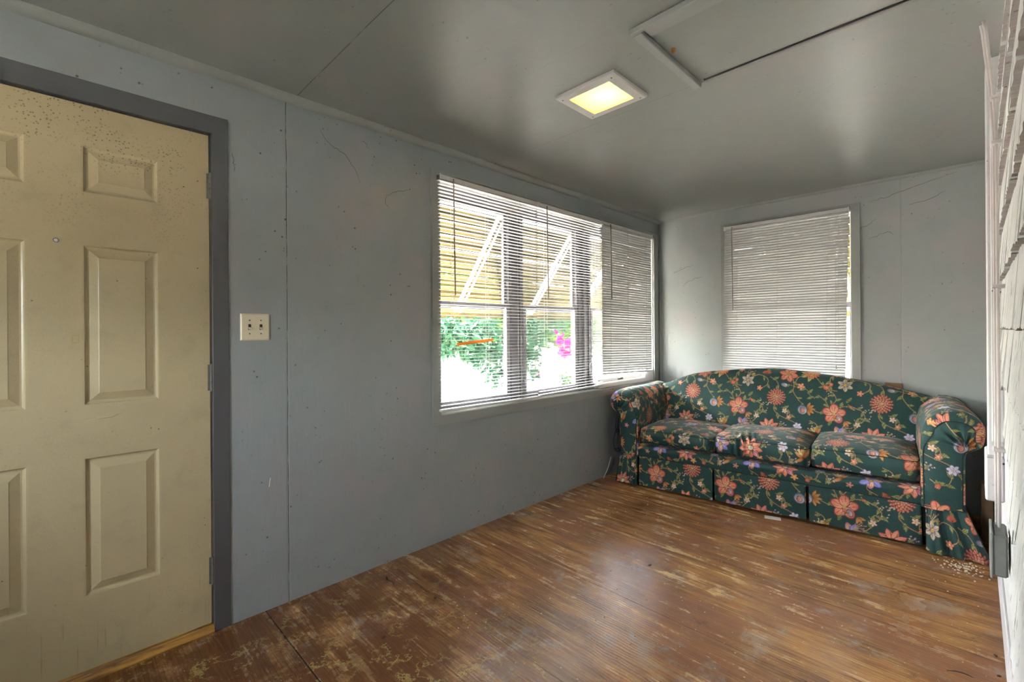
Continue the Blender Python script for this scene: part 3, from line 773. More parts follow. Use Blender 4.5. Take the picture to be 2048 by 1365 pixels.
# ------------------------------------------------------------------ wall switch
sw = tag(empty('light_switch', (0.0, 0.6395, 1.291)), 'ivory double light switch plate on the grey wall beside the door', 'light switch')
m = MB(); w, h = 0.0595, 0.060
ring = [(w, h, 0.0), (w, h, 0.002), (w - 0.006, h - 0.006, 0.0065)]
for (a, b, d), (a2, b2, d2) in zip(ring[:-1], ring[1:]):
    A = [(d, -a, -b), (d, a, -b), (d, a, b), (d, -a, b)]; B = [(d2, -a2, -b2), (d2, a2, -b2), (d2, a2, b2), (d2, -a2, b2)]
    for i in range(4): m.quad(A[i], A[(i + 1) % 4], B[(i + 1) % 4], B[i])
a, b, d = ring[-1]; m.quad((d, -a, -b), (d, a, -b), (d, a, b), (d, -a, b))
m.build('cover_plate', 'ivory', sw)
for yy in (-0.023, 0.023):
    m = MB(); m.box(0.006, 0.0070, yy - 0.0055, yy + 0.0055, -0.0125, 0.0125); m.build('switch_slot', 'dark_slot', sw)
    m = MB(); m.box(0.005, 0.018, yy - 0.0042, yy + 0.0042, -0.003, 0.005, ch=0.0012, mat=Matrix.Translation((0, 0, -0.003)) @ Matrix.Rotation(0.35, 4, 'Y')); m.build('toggle', 'ivory', sw)
    for zz in (-0.030, 0.030):
        m = MB(); m.tube([(0.006, yy, zz), (0.0076, yy, zz)], [0.0036, 0.0028], 10); m.box(0.0073, 0.0079, yy - 0.0025, yy + 0.0025, zz - .0005, zz + .0005, mi=1); m.build('screw', ['hinge', 'dark_slot'], sw)

# ------------------------------------------------------------------ ceiling light and access hatch
cl = tag(empty('ceiling_light', (1.0345, 1.8475, HC)), 'square flush ceiling light with white frame and glowing yellow glass', 'ceiling light')
m = MB()
fx, fy = 0.160, 0.146
ix, iy = 0.112, 0.104
O = [(-fx, -fy), (fx, -fy), (fx, fy), (-fx, fy)]; O2 = [(-fx + .006, -fy + .006), (fx - .006, -fy + .006), (fx - .006, fy - .006), (-fx + .006, fy - .006)]
I = [(-ix, -iy), (ix, -iy), (ix, iy), (-ix, iy)]
for i in range(4):
    j = (i + 1) % 4
    m.quad((*O[i], 0.0), (*O[j], 0.0), (*O[j], -0.012), (*O[i], -0.012))
    m.quad((*O[i], -0.012), (*O[j], -0.012), (*O2[j], -0.018), (*O2[i], -0.018))
    m.quad((*O2[i], -0.018), (*O2[j], -0.018), (*I[j], -0.018), (*I[i], -0.018))
    m.quad((*I[i], -0.018), (*I[j], -0.018), (*I[j], 0.004), (*I[i], 0.004))
m.build('lamp_frame', 'metal_white', cl)
m = MB(); m.box(-ix - .004, ix + .004, -iy - .004, iy + .004, -0.010, -0.007); m.build('lamp_glass', 'diffuser', cl)
m = MB(); q = 0.108; r_ = 0.101
for (a, b, c, d) in ((-q, -q + .003, -r_, r_), (q - .003, q, -r_, r_), (-q, q, -r_, -r_ + .003), (-q, q, r_ - .003, r_)): m.box(a, b, c, d, 0.0, 0.11)
m.box(-q, q, -r_, r_, 0.107, 0.11); m.build('lamp_housing', 'lamp_tin', cl)
m = MB()
for i in range(9):
    pass
m.tube([(0.02, 0.0, 0.012), (0.02, 0.0, 0.017), (0.02, 0.0, 0.030), (0.02, 0, 0.045), (0.02, 0.0, 0.07), (0.02, 0.0, 0.105)], [0.004, 0.014, 0.026, 0.028, 0.020, 0.012], 16)
m.build('bulb', 'bulb', cl, smooth=True)
for (a, b) in ((-0.135, -0.122), (0.135, 0.122), (-0.135, 0.122), (0.135, -0.122)):
    m = MB(); m.tube([(a, b, -0.017), (a, b, -0.020)], [0.004, 0.003], 8); m.build('screw', 'hinge', cl)

ht = tag(empty('ceiling_hatch', (1.38, 1.545, HC)), 'grey painted access hatch framed with wooden strips in the ceiling', 'hatch')
m = MB(); m.box(0.06, 0.95, 0.045, 0.515, -0.003, 0.0); m.build('hatch_panel', 'ceiling', ht)
m = MB(); m.box(0.0, 0.034, -0.005, 0.535, -0.022, 0.0, ch=0.003); m.build('frame_strip', 'strip', ht)
m = MB(); m.box(0.046, 0.97, -0.005, 0.052, -0.016, 0.0, ch=0.003); m.box(-0.002, 0.97, -0.024, -0.004, -0.022, 0.0, ch=0.003); m.build('frame_strip', 'strip', ht)
m = MB(); m.box(0.055, 0.97, 0.518, 0.535, -0.012, 0.0, ch=0.003); m.box(0.055, 0.97, 0.508, 0.516, -0.0065, 0.0, mi=1); m.build('frame_strip', ['trim', 'black'], ht)
m = MB(); m.tube([(0.062, 0.20, 0.0), (0.062, 0.20, -0.018)], [0.008, 0.0065], 10); m.build('screw', 'screw', ht)

# warm porch lamp on the shingled wall just behind the viewpoint; it lights the door
wl = tag(empty('wall_lamp', (XW, -0.18, 1.86)), 'porch wall lamp with a metal cap on the shingled wall behind the viewpoint', 'wall lamp')
m = MB(); m.box(-0.03, 0.0, -0.05, 0.05, -0.08, 0.08, ch=0.005); m.tube([(-0.02, 0, 0.03), (-0.10, 0, 0.06)], 0.008, 8); m.build('back_plate', 'box_grey', wl)
m = MB(); m.tube([(-0.11, 0, 0.09), (-0.11, 0, 0.075), (-0.11, 0, 0.035)], [0.02, 0.055, 0.085], 20); m.build('lamp_cap', 'box_grey', wl)
m = MB(); m.tube([(-0.11, 0, 0.034), (-0.11, 0, 0.0), (-0.11, 0, -0.04), (-0.11, 0, -0.058)], [0.02, 0.034, 0.030, 0.010], 16); m.build('bulb', 'bulb_wall', wl, smooth=True)

# ------------------------------------------------------------------ things on the shingled wall
cb = tag(empty('cable', (0, 0, 0)), 'pair of white painted cables running down the shingled wall', 'cable')
for off, dx in ((0.0, 0.0), (0.030, 0.006)):
    m = MB(); pts = [(2.300 + dx, 2.37 - off, 2.352), (2.304 + dx, 2.375 - off, 2.33), (2.322 + dx, 2.395 - off, 2.12), (2.330 + dx, 2.40 - off, 1.95)]
    pts += [(2.331 + dx, 2.40 - off, z) for z in (1.7, 1.4, 1.1, 0.8, 0.552)]
    m.tube(pts, 0.0052, 8); m.build('cable_run', 'conduit', cb, smooth=True)
for z in (2.08, 1.92, 1.41, 0.83):
    m = MB(); m.box(2.322, XW, 2.355, 2.412, z - 0.006, z + 0.006, ch=0.002); m.build('cable_clip', 'conduit', cb)
ob = tag(empty('outlet_box', (0, 0, 0)), 'grey painted metal electrical box at the foot of the shingled wall', 'electrical box')
m = MB(); m.box(2.318, XW - 0.002, 2.27, 2.43, 0.415, 0.555, ch=0.006); m.build('box_body', 'box_grey', ob)
m = MB(); m.box(2.312, 2.319, 2.262, 2.438, 0.408, 0.562, ch=0.003); m.build('box_cover', 'trim', ob)

# ------------------------------------------------------------------ cord and odds and ends round the sofa
pc = tag(empty('power_cord', (0, 0, 0)), 'tangled dark cord hanging beside the left arm of the sofa', 'cord')
m = MB(); pts = []
for i in range(90):
    t = i / 89
    z = 0.66 - 0.50 * t
    pts.append((0.020 + 0.010 * math.sin(t * 9), 3.62 - 0.10 * t - 0.050 * math.sin(t * 19) * (0.2 + t), z + 0.050 * math.cos(t * 19)))
m.tube(pts, 0.0035, 6); m.build('cord_run', 'black', pc, smooth=True)
m = MB(); m.tube([(0.02, 3.46, 0.16), (0.016, 3.42, 0.07), (0.02, 3.36, 0.012), (0.03, 3.33, 0.006)], 0.003, 6); m.build('white_lead', 'cord', pc, smooth=True)
cbx = box('cardboard_box', (2.300, 2.350, 3.90, 4.02, 0.0, 0.34), 'card', ch=0.003)
tag(cbx, 'small brown box standing in the gap between sofa and shingled wall', 'box')
cp = box('cardboard_sheet', (1.805, 1.905, 4.370, 4.386, 0.0, 0.868), 'card'); tag(cp, 'tan board upright behind the sofa back, just showing above it', 'board')
ps = MB(); ps.box(-0.045, 0.05, -0.02, 0.03, 0.0, 0.0025, mat=Matrix.Rotation(0.3, 4, 'Z')); pso = ps.build('paper_scrap', 'paper'); pso.location = (1.315, 3.405, 0.0)
tag(pso, 'white paper scrap under the middle of the sofa skirt', 'paper')
def litter(name, label, cat, x, y, s, mat, seed, flat=0.5):
    rg = random.Random(seed); m = MB()
    for k in range(4):
        a = rg.uniform(0, 6.28); c, d = math.cos(a) * s, math.sin(a) * s
        p = [(rg.uniform(-s, s) * .5, rg.uniform(-s, s) * .5) for _ in range(1)][0]
        zt = s * flat * rg.uniform(.4, 1)
        m.box(p[0] - s * .5, p[0] + s * .5, p[1] - s * .3, p[1] + s * .3, 0.0, zt, ch=s * .12, mat=Matrix.Rotation(a, 4, 'Z'))
    o = m.build(name, mat); o.location = (x, y, 0.0); tag(o, label, cat); return o
litter('dry_leaf', 'dark crumpled leaf on the worn boards nearest the door', 'leaf', 0.549, 0.955, 0.013, 'leafdry', 1)
litter('dry_leaf', 'brown crumpled leaf on the boards below the near end of the long window', 'leaf', 0.467, 1.275, 0.013, 'leafdry', 2)
litter('dry_leaf', 'small dark leaf bit on the open floor before the sofa', 'leaf', 1.042, 2.263, 0.009, 'leafdry', 3)
litter('wood_chip', 'small reddish chip on the floor at the white baseboard, farther one', 'chip', 2.330, 2.56, 0.008, 'leafdry', 4, 0.9)
litter('wood_chip', 'small dark chip on the floor at the white baseboard, nearer one', 'chip', 2.335, 2.42, 0.007, 'leafdry', 5, 0.9)
m = MB(); m.tube([(-0.035, -0.012, 0.002), (-0.012, 0.0, 0.005), (0.012, 0.004, 0.006), (0.035, 0.002, 0.003)], [0.001, 0.0022, 0.002, 0.0008], 6)
o = m.build('twig', 'leafdry', smooth=True); o.location = (2.235, 2.335, 0.001); tag(o, 'curved dark twig on the floor near the shingled wall', 'twig')
m = MB(); m.tube([(-0.05, 0.01, 0.0015), (-0.02, -0.004, 0.002), (0.02, 0.006, 0.0015), (0.05, -0.006, 0.0015)], 0.0012, 5)
o = m.build('string', 'black', smooth=True); o.location = (0.18, 1.20, 0.0005); tag(o, 'short dark thread lying on the floor by the left wall', 'thread')
rg = random.Random(9); m = MB()
for k in range(140):
    x = 2.20 + rg.gauss(0.03, 0.05); y = 3.40 + rg.gauss(0, 0.06); s = rg.uniform(.0015, .004)
    if x > 2.34: continue
    m.box(x - s, x + s, y - s, y + s, 0.0, s, mat=None)
for k in range(260):
    x = rg.uniform(0.4, 2.3); y = rg.uniform(1.2, 3.3); s = rg.uniform(.0012, .0028)
    m.box(x - s, x + s, y - s * .6, y + s * .6, 0.0, s * .8)
o = m.build('crumbs', 'crumb'); tag(o, 'pale crumbs and grit scattered on the floor before the sofa', 'grit', None, 'stuff')
# ------------------------------------------------------------------ the floral print (painted with numpy, worn as a colour attribute)
TS = 1080; TILE = 0.655
def lin(h): return np.array(C(h)[:3])
PR = np.zeros((TS, TS, 3)); PR[:] = lin('#1c3f3a')
def blob(x, y, rx, ry, rot, col, col2=None, edge=None, ew=0.2, soft=1.6, point=0.0, veins=0, vcol=None):
    """petal-like ellipse with tip along +x (rot, y down); col at base to col2 at tip, coloured rim"""
    R = int(max(rx, ry) * 1.25) + 3
    ix = np.arange(int(x) - R, int(x) + R + 1); iy = np.arange(int(y) - R, int(y) + R + 1)
    X, Y = np.meshgrid(ix - x, iy - y)
    c, s = math.cos(rot), math.sin(rot)
    a = (X * c + Y * s) / rx; b = (-X * s + Y * c) / ry
    if point: b = b / np.clip(1 - point * np.clip(a, 0, 1) ** 1.5, 0.12, 1) 
    d = np.sqrt(a * a + b * b)
    m = np.clip((1 - d) * min(rx, ry) / soft + 0.5, 0, 1)[..., None]
    t = np.clip((a + 1) / 2, 0, 1)[..., None]
    cc = lin(col) if col2 is None else lin(col) * (1 - t) + lin(col2) * t
    cc = np.broadcast_to(cc, X.shape + (3,)).copy()
    if veins:
        v = (np.sin(np.arctan2(b, a + 1.15) * veins) > 0.75)[..., None] * np.clip(1 - d, 0, 1)[..., None] * 1.2
        cc = cc * (1 - np.clip(v, 0, .8)) + lin(vcol or '#8c2f2a') * np.clip(v, 0, .8)
    if edge is not None:
        e = np.clip((d - (1 - ew * 1.25)) / ew * 1.6, 0, 1)[..., None]
        cc = cc * (1 - e) + lin(edge) * e
    gx, gy = ix % TS, iy % TS
    sub = PR[np.ix_(gy, gx)]
    PR[np.ix_(gy, gx)] = sub * (1 - m) + cc * m
def vine(pts, w=4.0, col='#c08e60', leafs=0, lc='#8f8a48', seed=0):
    P = np.array(pts, float); n = len(P); rg = random.Random(seed)
    out = []
    for i in range(n - 1):
        p0 = P[max(i - 1, 0)]; p1 = P[i]; p2 = P[i + 1]; p3 = P[min(i + 2, n - 1)]
        L = int(np.hypot(*(p2 - p1)) / 2.5) + 2
        for t in np.linspace(0, 1, L, endpoint=False):
            out.append(0.5 * ((2 * p1) + (-p0 + p2) * t + (2 * p0 - 5 * p1 + 4 * p2 - p3) * t * t + (-p0 + 3 * p1 - 3 * p2 + p3) * t ** 3))
    for q in out: blob(q[0], q[1], w * .8, w * .8, 0, col)
    for k in range(leafs):
        i = int(len(out) * (k + 0.6) / (leafs + 0.2)) % (len(out) - 2)
        d = out[i + 1] - out[i]; a = math.atan2(d[1], d[0]) + (1 if k % 2 else -1) * rg.uniform(.7, 1.1)
        leaf(out[i][0] + math.cos(a) * 28, out[i][1] + math.sin(a) * 28, rg.uniform(28, 40), a, lc)
def leaf(x, y, r, a, c='#7d7a3c'):
    blob(x, y, r, r * .42, a, '#4f5a2c', c, '#b9a765', .14, point=.75)
    blob(x, y, r * .9, 1.6, a, '#c2b277')
def flower(x, y, r, n, c0, c1, edge, rot=0.0, wid=0.5, point=0.0, centre=('#c9a24a', .22), veins=0, squash=1.0, inner=None):
    for k in range(n):
        a = rot + 2 * math.pi * k / n
        blob(x + math.cos(a) * r * .52, y + math.sin(a) * r * .52 * squash, r * .52, r * wid, a, c0, c1, edge, .16, point=point, veins=veins)
    if inner:
        for k in range(n):
            a = rot + 2 * math.pi * (k + .5) / n
            blob(x + math.cos(a) * r * .3, y + math.sin(a) * r * .3, r * .3, r * .16, a, inner[0], inner[1], inner[2], .2, point=.4)
    blob(x, y, r * centre[1], r * centre[1], 0, centre[0], None, '#6b3a22', .3)
    for k in range(7):
        a = k * 0.9; blob(x + math.cos(a) * r * centre[1] * .7, y + math.sin(a) * r * centre[1] * .7, 4, 4, 0, '#e8cf86')
def mum(x, y, r):
    for ring, (rr, n, c) in enumerate(((.92, 17, '#dc8c6c'), (.74, 15, '#e49c7a'), (.56, 12, '#eaae88'), (.38, 9, '#ecb88e'), (.2, 6, '#f0caa0'))):
        for k in range(n):
            a = 2 * math.pi * (k + .5 * (ring % 2)) / n + ring * .2
            blob(x + math.cos(a) * r * (rr - .14), y + math.sin(a) * r * (rr - .14), r * .20, r * .115, a, '#b8523e', c, '#6e1a20', .30, point=.3)
    blob(x, y, r * .1, r * .1, 0, '#d9a85c')
def daisy(x, y, r, a0=-1.57, spread=2.4, n=9, c='#d0714d'):
    for k in range(n):
        a = a0 + spread * (k / (n - 1) - .5)
        blob(x + math.cos(a) * r * .55, y + math.sin(a) * r * .55, r * .5, r * .13, a, '#9c3b2c', c, '#7b2a20', .25, point=.5)
def bud(x, y, r, a, c0='#c44a3c', c1='#e58d66'):
    for d in (-.45, .45, 0): blob(x + math.cos(a + d) * r * .35, y + math.sin(a + d) * r * .35, r * .75, r * .36, a + d * .6, c0, c1, '#8b2528', .18, point=.6)
    for d in (-.8, .8): blob(x - math.cos(a + d) * r * .6, y - math.sin(a + d) * r * .6, r * .5, r * .2, a + d + 3.14, '#5a6b33', '#a5965a', None, point=.6)
def berries(x, y, s, n, c='#e6d3b8', seed=0):
    rg = random.Random(seed)
    for k in range(n):
        px, py = x + rg.gauss(0, s), y + rg.gauss(0, s)
        r = rg.uniform(7, 11); blob(px, py, r, r, 0, c, '#b98f78', '#6a4a42', .3)
def sprig(x, y, a0, n, L, c='#c9a56a', tip='#d6614f', seed=0):
    for k in range(n):
        a = a0 + (k - (n - 1) / 2) * .22
        l = L * (.8 + .2 * math.cos(k * 2.1))
        pts = [(x, y), (x + math.cos(a) * l * .5, y + math.sin(a) * l * .5), (x + math.cos(a + .25) * l, y + math.sin(a + .25) * l)]
        vine(pts, 2.4, c); blob(pts[-1][0], pts[-1][1], 8, 5, a, tip, '#e8a58d')
# trailing stems first
vine([(210, 290), (330, 210), (440, 250), (445, 330), (385, 380)], 4, leafs=3, seed=1)
vine([(480, 230), (560, 290), (580, 390), (555, 490)], 4, leafs=3, seed=2)
vine([(740, 230), (755, 330), (745, 400), (800, 500), (850, 560), (860, 620)], 4, leafs=4, seed=3)
vine([(760, 340), (690, 320), (645, 325)], 3, leafs=1, seed=4)
vine([(760, 345), (830, 335)], 3)
vine([(770, 280), (800, 220), (860, 195), (950, 150)], 4, leafs=1, seed=5)
vine([(1000, 220), (1060, 300), (1130, 350), (1210, 370)], 4)
vine([(930, 600), (1000, 640), (1080, 660), (1180, 660)], 4, leafs=1, seed=6)
vine([(1130, 590), (1090, 500), (1010, 430)], 4, leafs=3, seed=7)
vine([(1210, 600), (1250, 560), (1340, 545), (1390, 560)], 4, leafs=2, seed=8)
vine([(555, 560), (530, 650), (600, 730), (760, 800), (820, 860)], 4, leafs=4, seed=9)
vine([(820, 860), (860, 930), (900, 1010)], 4, leafs=2, seed=10)
vine([(150, 900), (260, 860), (330, 770), (300, 700)], 4, leafs=4, seed=11)
vine([(150, 900), (120, 1000), (200, 1060), (260, 1120)], 4, leafs=3, seed=12)
vine([(480, 960), (400, 1010), (350, 1090), (300, 1140)], 4, leafs=3, seed=13)
vine([(960, 960), (1020, 890), (1000, 800), (930, 760)], 4, leafs=3, seed=14)
vine([(60, 560), (120, 480), (90, 400), (30, 360)], 4, leafs=4, seed=15)
vine([(300, 560), (380, 600), (400, 690), (340, 750)], 4, leafs=4, seed=16)
vine([(620, 620), (700, 660), (720, 740)], 3, leafs=3, seed=17)
vine([(30, 20), (110, 60), (120, 130), (60, 200), (60, 300)], 4, leafs=4, seed=18)
vine([(600, 80), (540, 40), (470, 70), (430, 150)], 3, leafs=3, seed=19)
vine([(980, 480), (920, 430), (900, 380), (840, 345)], 3, leafs=3, seed=20)
vine([(640, 960), (700, 1000), (770, 980), (800, 870)], 4, leafs=3, seed=21)
# blossoms
mum(555, 490, 118)
flower(690, 180, 108, 6, '#ecaa80', '#d67458', '#7c2228', .3, .34, .1, ('#9c7a3c', .2), veins=9)
for a in (2.6, 3.3, 1.9): blob(950 + math.cos(a) * 70, 150 + math.sin(a) * 70, 62, 26, a, '#6c6a34', '#d9c48b', '#8a7a48', .15, point=.6)
flower(950, 150, 88, 13, '#e39463', '#d9764c', '#7b2a20', 0, .17, .5, ('#cf9f55', .2), inner=('#c9664a', '#f0b98a', '#8b3326'))
flower(210, 290, 82, 6, '#8a8793', '#e9d4a6', '#5d5666', .5, .30, .2, ('#d7a437', .24), veins=7)
sprig(215, 235, -1.2, 6, 120)
flower(830, 335, 44, 5, '#d8795a', '#efb08a', '#9a3b30', .2, .34, 0, ('#7c2c26', .22))
blob(645, 325, 42, 26, 0.2, '#5e6a86', '#e9dccb', '#57506a', .2, veins=8, vcol='#6b5a7c')
bud(1075, 320, 56, 0.5); berries(1120, 390, 14, 4, '#cfb26a', 3)
flower(355, 385, 36, 5, '#d8654c', '#eba07c', '#8b2f28', 0, .34, .2, ('#7c2c26', .2))
flower(1180, 650, 122, 5, '#f3ba90', '#d9664f', '#8a1f2a', -.3, .40, .0, ('#c6a04c', .15), veins=13)
blob(1225, 700, 40, 25, 1.2, '#8d6f96', '#e7cfc6', '#5a2f4c', .2, veins=8, vcol='#7a4a7a')
for a in (.2, 1.0, 1.7): blob(1290 + math.cos(a) * 30, 735 + math.sin(a) * 30, 40, 15, a, '#b5622d', '#dfa25a', '#7b4a22', .18, point=.6)
for a in (-1.2, -.6, 0, .6, 1.2): blob(900 + math.cos(a) * 50, 615 + math.sin(a) * 50, 44, 16, a, '#a85a28', '#d99b4e', '#7a4420', .18, point=.6)
blob(850, 630, 62, 56, 1.3, '#4f5c72', '#c4c0c4', '#3a4052', .14, veins=13, vcol='#e6dfd6'); blob(850, 640, 26, 38, 0, '#b6584a', '#e5b198', '#6a3440', .2)
berries(420, 590, 38, 16, '#ddd6c0', 5)
daisy(435, 190, 62)
flower(120, 130, 40, 5, '#c95f4c', '#e6a487', '#7f2a28', .3, .34, .2, ('#d9b25c', .2)); berries(170, 165, 18, 4, '#cc6a55', 7)
bud(60, 310, 40, -1.2); leaf(250, 470, 40, -.9); bud(250, 545, 30, .4)
flower(655, 665, 34, 5, '#e9b9a0', '#f3d8c2', '#a04a3c', .1, .32, .2, ('#c74b3a', .3))
flower(480, 900, 128, 9, '#f4ae8c', '#e58468', '#6c2038', .15, .24, .65, ('#dcd9c4', .26), veins=5)
blob(525, 960, 44, 24, .9, '#a04064', '#e7a7b0', '#6a1a3c', .2, veins=7, vcol='#7c2a5c')
flower(570, 1010, 40, 5, '#d98c4c', '#e8b070', '#8a4a26', .3, .3, .4, ('#c4763c', .2))
flower(800, 850, 50, 6, '#c8bce0', '#efe6ee', '#7a5a8c', .2, .32, .1, ('#8a4a5c', .2))
for a in (-2.6, -2.1, -1.6, -1.1, 2.6): blob(1000 + math.cos(a) * 52, 930 + math.sin(a) * 52, 52, 18, a, '#a8602c', '#dc9a58', '#70401f', .18, point=.6)
sprig(985, 900, -2.2, 7, 80, '#d9cf8f', '#efe6b8'); flower(1060, 990, 34, 5, '#c83f46', '#f0b0a8', '#7c1f2a', 0, .3, .2, ('#7c2c26', .3))
for k, a in enumerate((-1.9, -1.1, -.2, .7, 1.6, 2.6)): blob(150 + math.cos(a) * 50, 900 + math.sin(a) * 50, 56, 32, a, '#b9a6d6' if k % 2 else '#e9d9a8', '#7d78c4' if k % 2 else '#cf6a5a', '#4c4a86', .14, point=.2, veins=7, vcol='#5a55a0')
blob(150, 900, 24, 24, 0, '#dba53e', None, '#7c4a22', .3); sprig(180, 860, -.9, 6, 110)
daisy(290, 1040, 56, 2.4, 2.2); bud(700, 1000, 42, 1.9); sprig(880, 1020, -1.4, 6, 90, '#b7a878', '#d7c6e0')
flower(330, 760, 34, 5, '#e3b7a8', '#f2dfcf', '#a65a4c', .4, .32, .2, ('#c25a3a', .3)); flower(700, 740, 30, 5, '#d55a4c', '#eda58c', '#86262a', .1, .32, .1, ('#7c2c26', .25))
berries(640, 830, 24, 8, '#c9c2dc', 12); leaf(380, 690, 34, .5); leaf(60, 760, 38, -1.2); leaf(610, 860, 34, 2.3); bud(110, 700, 36, -2.0, '#b5483c', '#e79a78')
_rg = np.random.RandomState(3)
_n = _rg.rand(TS // 3, TS // 3).repeat(3, 0).repeat(3, 1)
_n = (_n + np.roll(_n, 1, 0) + np.roll(_n, 1, 1) + np.roll(_n, (2, 2), (0, 1))) / 4
PRB = PR * (0.72 + 0.5 * _n[..., None])          # printed cotton: slightly broken inks
PRF = (PRB * np.array([0.80, 0.80, 0.84])).astype(np.float32)

def print_colour(UV, off=(0, 0), bright=1.0):
    u = ((UV[..., 0] + off[0]) / TILE * TS) % TS; v = ((-(UV[..., 1] + off[1])) / TILE * TS) % TS
    iu = u.astype(int) % TS; iv = v.astype(int) % TS; fu = (u - np.floor(u))[..., None]; fv = (v - np.floor(v))[..., None]
    ju, jv = (iu + 1) % TS, (iv + 1) % TS
    return (PRF[iv, iu] * (1 - fu) + PRF[iv, ju] * fu) * (1 - fv) + (PRF[jv, iu] * (1 - fu) + PRF[jv, ju] * fu) * fv

def grid(name, P, UV, parent, off=(0, 0), mat='fabric', close_u=False, flip=False):
    """dense surface from an array of points (nu, nv, 3) with print coordinates in metres (nu, nv, 2)"""
    nu, nv = P.shape[:2]
    me = bpy.data.meshes.new(name)
    me.vertices.add(nu * nv); me.vertices.foreach_set('co', np.ascontiguousarray(P, dtype=np.float32).ravel())
    i, j = np.meshgrid(np.arange(nu - 1), np.arange(nv - 1), indexing='ij')
    a = (i * nv + j).ravel(); q = np.stack([a, a + nv, a + nv + 1, a + 1], 1)
    if flip: q = q[:, ::-1]
    nf = len(q)
    me.loops.add(nf * 4); me.loops.foreach_set('vertex_index', q.ravel().astype(np.int32))
    me.polygons.add(nf); me.polygons.foreach_set('loop_start', (np.arange(nf) * 4).astype(np.int32))
    me.polygons.foreach_set('loop_total', np.full(nf, 4, np.int32))
    me.polygons.foreach_set('use_smooth', np.ones(nf, bool))
    me.update(calc_edges=True)
    ca = me.color_attributes.new('print', 'FLOAT_COLOR', 'POINT')
    cc = np.ones((nu * nv, 4), np.float32); cc[:, :3] = print_colour(UV.reshape(-1, 2), off)
    ca.data.foreach_set('color', cc.ravel())
    me.materials.append(MAT[mat])
    me.validate()
    o = bpy.data.objects.new(name, me); COL.objects.link(o); o.parent = parent
    return o
def resample(pts, ds):
    """smooth a coarse open polyline with Catmull-Rom and sample it every ds metres"""
    P = np.array(pts, float); n = len(P); out = []
    for i in range(n - 1):
        p0, p1, p2, p3 = P[max(i - 1, 0)], P[i], P[i + 1], P[min(i + 2, n - 1)]
        for t in np.linspace(0, 1, 24, endpoint=False):
            out.append(0.5 * ((2 * p1) + (-p0 + p2) * t + (2 * p0 - 5 * p1 + 4 * p2 - p3) * t * t + (-p0 + 3 * p1 - 3 * p2 + p3) * t ** 3))
    out.append(P[-1]); out = np.array(out)
    L = np.concatenate([[0], np.cumsum(np.hypot(*(out[1:] - out[:-1]).T))])
    k = max(2, int(L[-1] / ds) + 1); s = np.linspace(0, L[-1], k)
    return np.stack([np.interp(s, L, out[:, 0]), np.interp(s, L, out[:, 1])], 1), s
DS = 0.0036

# ------------------------------------------------------------------ the sofa
PHI = math.atan(0.10)
sofa = tag(empty('sofa', (0.08, 3.335, 0.0), PHI), 'camelback sofa in a dark green floral print with rolled arms and a pleated skirt', 'sofa')
# carcass boxes, made near black to block light and darken the gaps; feet
m = MB(); m.box(0.125, 2.15, 0.035, 0.79, 0.06, 0.33); m.box(0.20, 2.09, 0.70, 0.78, 0.3, 0.68); m.build('carcass', 'frame_dark', sofa)
for (a, b) in ((0.16, 0.08), (2.10, 0.08), (0.16, 0.74), (2.10, 0.74)):
    m = MB(); m.tube([(a, b, 0.0), (a, b, 0.07)], [0.018, 0.025], 10); m.build('leg', 'bark', sofa)
# camel back
us = np.arange(0.15, 2.105, DS)
kx = np.array([0.10, 0.25, 0.47, 0.76, 1.13, 1.49, 1.78, 2.01, 2.2]); kz = np.array([0.745, 0.785, 0.872, 0.921, 0.950, 0.917, 0.868, 0.812, 0.76])
pp, _ = resample(np.stack([kx, kz], 1), 0.01)
top = np.interp(us, pp[:, 0], pp[:, 1])
prof0, ss = resample([(0.585, 0.36), (0.60, 0.46), (0.635, 0.60), (0.662, 0.72), (0.672, 0.785), (0.683, 0.828), (0.710, 0.856), (0.745, 0.865), (0.78, 0.852), (0.803, 0.815), (0.81, 0.74), (0.80, 0.5), (0.79, 0.2), (0.79, 0.05)], DS)
nb = len(prof0)
P = np.zeros((len(us), nb, 3)); UV = np.zeros((len(us), nb, 2))
k = (np.clip(prof0[:, 1], 0.36, 0.865) - 0.36) / (0.865 - 0.36)
for j in range(nb):
    z = prof0[j, 1]
    zz = np.where(z > 0.36, 0.36 + (top - 0.36) * k[j], z)
    P[:, j, 0] = us; P[:, j, 1] = prof0[j, 0] - 0.012 * np.sin(np.clip((us - .3) / 1.65, 0, 1) * math.pi) * math.sin(math.pi * min(1, k[j])) ; P[:, j, 2] = zz
    UV[:, j, 0] = us; UV[:, j, 1] = ss[j] * (top - 0.36) / 0.505 if z > 0.36 else ss[j]
# the tuck that runs down from the crest on the right, and faint pulls
uc = 1.655 - (0.93 - P[:, :, 2]) * 0.45
dd = (P[:, :, 0] - uc); dz = np.clip((P[:, :, 2] - 0.83) / 0.05, 0, 1)
P[:, :, 1] += 0.010 * np.exp(-(dd / 0.006) ** 2) * dz * (np.arange(nb)[None] < nb * 0.6) - 0.006 * np.exp(-((dd + 0.014) / 0.012) ** 2) * dz
P[:, :, 1] += 0.0025 * np.sin(us[:, None] * 23 + P[:, :, 2] * 9) * (k[None] < .98)
UV[:, :, 1] = UV[:, :, 1]
grid('backrest', P, UV, sofa, (-0.155, -0.02 - 0.0))

